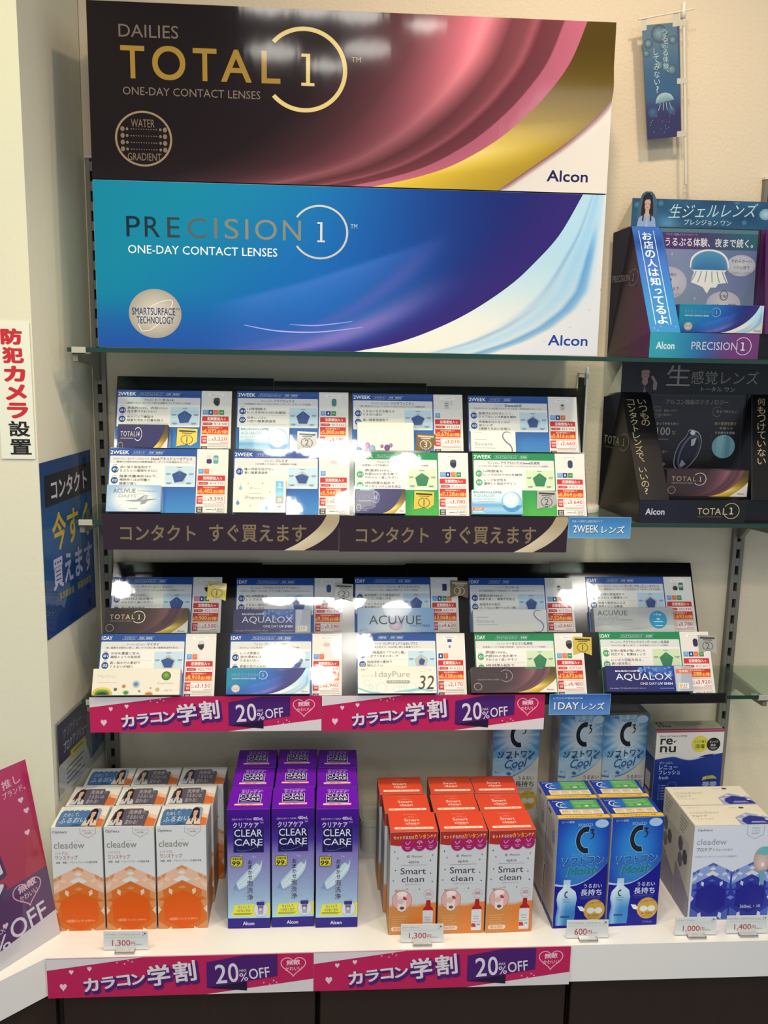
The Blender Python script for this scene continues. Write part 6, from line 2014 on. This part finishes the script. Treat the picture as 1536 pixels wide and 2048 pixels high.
# ---------------------------------------------------------------- price tags on the counter edge
def price_tag(label, x, y, title, price, wt, foot):
    r = thing('price_tag', label, 'price tag', (x, y, Z0 + .0003), (math.radians(-4), 0, math.radians(-1)), 'price tags along the counter edge')
    A = Art(370, 160)
    A.rect(0, 0, 370, 160, 'e6e5e2')
    A.text(title, 14, 20, wt, 17, '4c5058', 0, res=1); A.rect(14, 52, 342, 1.6, 'b4b4b4')
    for cx, cy, s, c in ((346, 22, 12, '24405c'), (330, 12, 6, '6c8ca4'), (330, 36, 7, '3c6484'), (352, 40, 4, '8ca4b4')): A.poly([(cx, cy - s), (cx + .3 * s, cy - .3 * s), (cx + s, cy), (cx + .3 * s, cy + .3 * s), (cx, cy + s), (cx - .3 * s, cy + .3 * s), (cx - s, cy), (cx - .3 * s, cy - .3 * s)], c)
    w = 152 if ',' in price else 110
    A.text(price, 70, 76, w, 58, 'b8444a', .02, res=3); A.text('円', 76 + w, 92, 36, 34, 'b8444a', .02, res=2); A.text('(税込)', 118 + w, 112, 54, 11, '6c6c70', .01, res=1)
    b = MB(); b.box(-.0352, .0352, .0015, .0022, .0015, .0330, 'd8d8d8', .0002); b.front(A, -.0352, .0352, .0015, .0016, .0329); b.build('card', M['paper'], r)
    b = MB(); b.box(-.0358, .0358, .0005, .0012, .0008, .0336, 'ffffff', .0002); b.build('clear_sleeve', M['acrylic'], r)
    b = MB(); b.box(-.0155, .0155, -.0100, .0002, .0000, .0050, foot, .0004); b.build('clip_foot', M['lucite'], r)


price_tag('price tag of 1,300 yen in front of the orange hexagon cartons', .0868, -.3415, 'クリアデュー ハイドロ:ワンステップ', '1,300', 292, 'd89060')
price_tag('price tag of 1,300 yen in front of the red-topped cartons', .5672, -.3410, 'スマートクリーン', '1,300', 140, 'd8a080')
price_tag('price tag of 600 yen in front of the dark blue cartons', .8446, -.3400, 'ソフトワンモイスト・ソフトワンクール', '600', 286, '30409c')
price_tag('price tag of 1,000 yen at the right end of the counter', 1.0300, -.3390, 'レニュー フレッシュ', '1,000', 160, '3c4ca0')
price_tag('price tag of 1,400 yen in front of the royal blue twin-pack carton', 1.1195, -.3380, 'クリアデュー プロケアソリューション', '1,400', 300, '3c4ca0')


# ---------------------------------------------------------------- things on and by the pillar
A = Art(52, 212)
A.rect(0, 0, 52, 212, 'dfe0d2')
for i, ch in enumerate('防犯カメラ設置'): A.text(ch, 8 + 1.0 * i, 10 + 28.4 * i, 33, 25, 'c02830' if i < 5 else '1c1a18', .11 if i < 5 else .06, res=4)
b = MB()
P = []
w, h, q = .052, .212, .004
for cx, cy, a in ((w - q, q, -90), (w - q, h - q, 0), (q, h - q, 90), (q, q, 180)): P += [(cx + q * math.cos(math.radians(a + 22.5 * i)), cy + q * math.sin(math.radians(a + 22.5 * i))) for i in range(5)]
b.prism(P, -.0012, 0, 'dfe0d2', 'y')
b.art(A, (0, -.0012, 0), (1, 0, 0), (0, 0, 1), w, h)
o = tag(b.build('security_notice', M['satin']), 'white notice with red and black vertical lettering on the pillar front', 'sign')
o.location = (-.1055, -.2225, 1.5395)

A = Art(202, 292)
A.grid(0, 0, 202, 292, 8, 14, lambda x, y: mix(rgb('1d3f72'), rgb('28588c'), math.exp(-((y - 130) / 70) ** 2)))
A.rect(12, 22, 186, 52, '1d2030')
A.text('コンタクト', 36, 32, 146, 34, 'c8c4d0', .05, res=3)
A.text('今すぐ', 34, 88, 156, 66, 'c8aa3c', .05, res=4)
A.text('買えます', 30, 164, 164, 54, 'b4b0d0', .06, res=4)
for k in range(5): A.rect(52 + 12 * k, 227, 9, 12, '7c7c50'); A.rect(126 + 12 * k, 227, 9, 12, '7c7c50')
A.poly([(0, 270), (202, 240), (202, 292), (0, 292)], '1c3a74')
b = MB(); b.box(0, .0008, 0, .202, 0, .292, '1d3f72', .0002); b.right(A, .0008, 0, .202, 0, .292)
o = tag(b.build('wall_poster', M['gloss']), 'narrow blue poster with yellow lettering on the side wall of the pillar', 'poster')
o.location = (-.0497, -.2205, 1.2400)
o.rotation_euler.z = -math.atan2(.033, .222)

A = Art(197, 133)
A.rect(0, 0, 197, 133, 'b4b4ac')
A.grid(0, 0, 197, 74, 10, 5, lambda x, y: mix(rgb('1a2148'), rgb('0c0e18'), smooth(90, 180, x)))
A.text('クリアデュー', 22, 16, 76, 17, 'a4a0c8', 0, res=2); A.text('プロケアソリューション', 22, 40, 136, 20, 'b8b4d4', .02, res=2)
A.rect(48, 66, 66, 15, 'c4b43c'); A.rect(60, 71, 42, 4.5, '8a7c2c')
A.poly([(122, 30), (197, 44), (197, 112), (134, 122), (116, 84)], '4a6078'); A.poly([(160, 56), (197, 48), (197, 96)], '1c2c30')
for k in range(4): A.rect(30, 90 + 9 * k, 76 - 8 * (k % 3), 3.5, '6c6a64')
r = thing('leaflet_holder', 'acrylic wall holder with a navy leaflet on the side wall above the orange cartons', 'leaflet holder', (-.0480, -.2120, .9490), (0, 0, -math.atan2(.033, .222)))
b = MB(); b.box(.0010, .0016, .006, .203, .003, .136, 'b4b4ac', .0002); b.right(A, .0016, .006, .203, .003, .136); b.build('leaflet', M['satin'], r)
b = MB(); b.box(.0024, .0032, 0, .207, 0, .142, 'ffffff', .0002); b.build('clear_front', M['acrylic'], r)
b = MB(); b.box(0, .0007, 0, .207, 0, .142, 'ffffff', .0002); b.build('clear_back', M['acrylic'], r)

# big pink leaflet standing at the bent end of the counter
A = Art(200, 330)
A.grid(0, 0, 200, 330, 8, 12, lambda x, y: mix(rgb('b42058'), rgb('a81e40'), smooth(40, 200, y)))
A.poly([(0, 212), (200, 200), (200, 284), (60, 306), (60, 326), (0, 330)], '532a5e'); A.poly([(0, 282), (62, 300), (62, 326), (0, 330)], '2a1630')
A.poly([(200, 284), (66, 303), (66, 324), (0, 330), (200, 330)], 'd0c8cc')
for i, (ch, y) in enumerate((('カ', 44), ('ラ', 92), ('コ', 138), ('ン', 182))):
    A.text(ch, 66, y + 4, 62, 44, '47204e', .17, rot=8, res=3)
for i, (ch, y) in enumerate((('カ', 44), ('ラ', 92), ('コ', 138), ('ン', 182))):
    A.text(ch, 70, y + 3, 52, 36, 'd4ccd8', .07, rot=8, res=3)
A.text('推し', 150, 20, 34, 16, 'e4b8c4', .02, rot=4, res=2); A.text('ブランド。', 148, 40, 42, 12, 'e4b8c4', .02, rot=4, res=2)
for x, y, s in ((142, 28, 3.4),): A.poly([(x - s, y), (x, y - s), (x + s, y), (x, y + s)], 'e8a4b8')
for x, y in ((178, 66), (184, 88), (178, 126), (110, 262)): A.poly(heart(x, y, 5, 1.2), 'e0c0cc')
A.line(heart(158, 226, 26, .95, 32), 1.8, 'e0a4b8', True)
A.text('無敵', 142, 208, 34, 14, 'e0b8c8', .05, rot=8, res=2); A.text('かわいい', 142, 226, 34, 11, 'e0b8c8', .02, rot=6, res=2)
A.text('2', 4, 258, 34, 54, 'd0c8d8', .02, rot=4, res=3); A.text('0', 44, 256, 34, 54, 'd0c8d8', .02, rot=4, res=3)
A.text('MAX', 84, 264, 24, 8, 'd0c8d8', 0, rot=6, res=1); A.text('%', 82, 276, 30, 26, 'd0c8d8', .02, rot=6, res=2); A.text('OFF', 116, 258, 68, 34, 'd0c8d8', .02, rot=6, res=3)
r = thing('leaflet_stand', 'large pink discount leaflet leaning in a stand beside the pillar', 'leaflet stand', (-.0310, -.2906, Z0 + .0003))
BR, BL, TR = Vector((0, 0, 0)), Vector((-.1166, -.1624, 0)), Vector((-.0480, .0200, .2990))
b = MB(); panel(b, [BL, BR, TR, BL + TR], .0012, 'd0c8cc'); surface(b, A, BL, BR, BL + TR); b.build('leaflet', M['satin'], r)
n = (BR - BL).cross(TR).normalized()
o1 = n * .0012
b = MB(); panel(b, [BL + o1, BR + o1, TR + o1, BL + TR + o1], .0006, 'ffffff'); b.build('clear_front', M['acrylic'], r)
b = MB(); f = Vector((-.006, .0045, 0)); panel(b, [BL * .95 - n * .002 + f * 3, BL * .05 - n * .002 + f * 3, BL * .05 + TR * .6 - n * .002, BL * .95 + TR * .6 - n * .002], .001, 'ffffff'); b.build('back_strut', M['acrylic'], r)
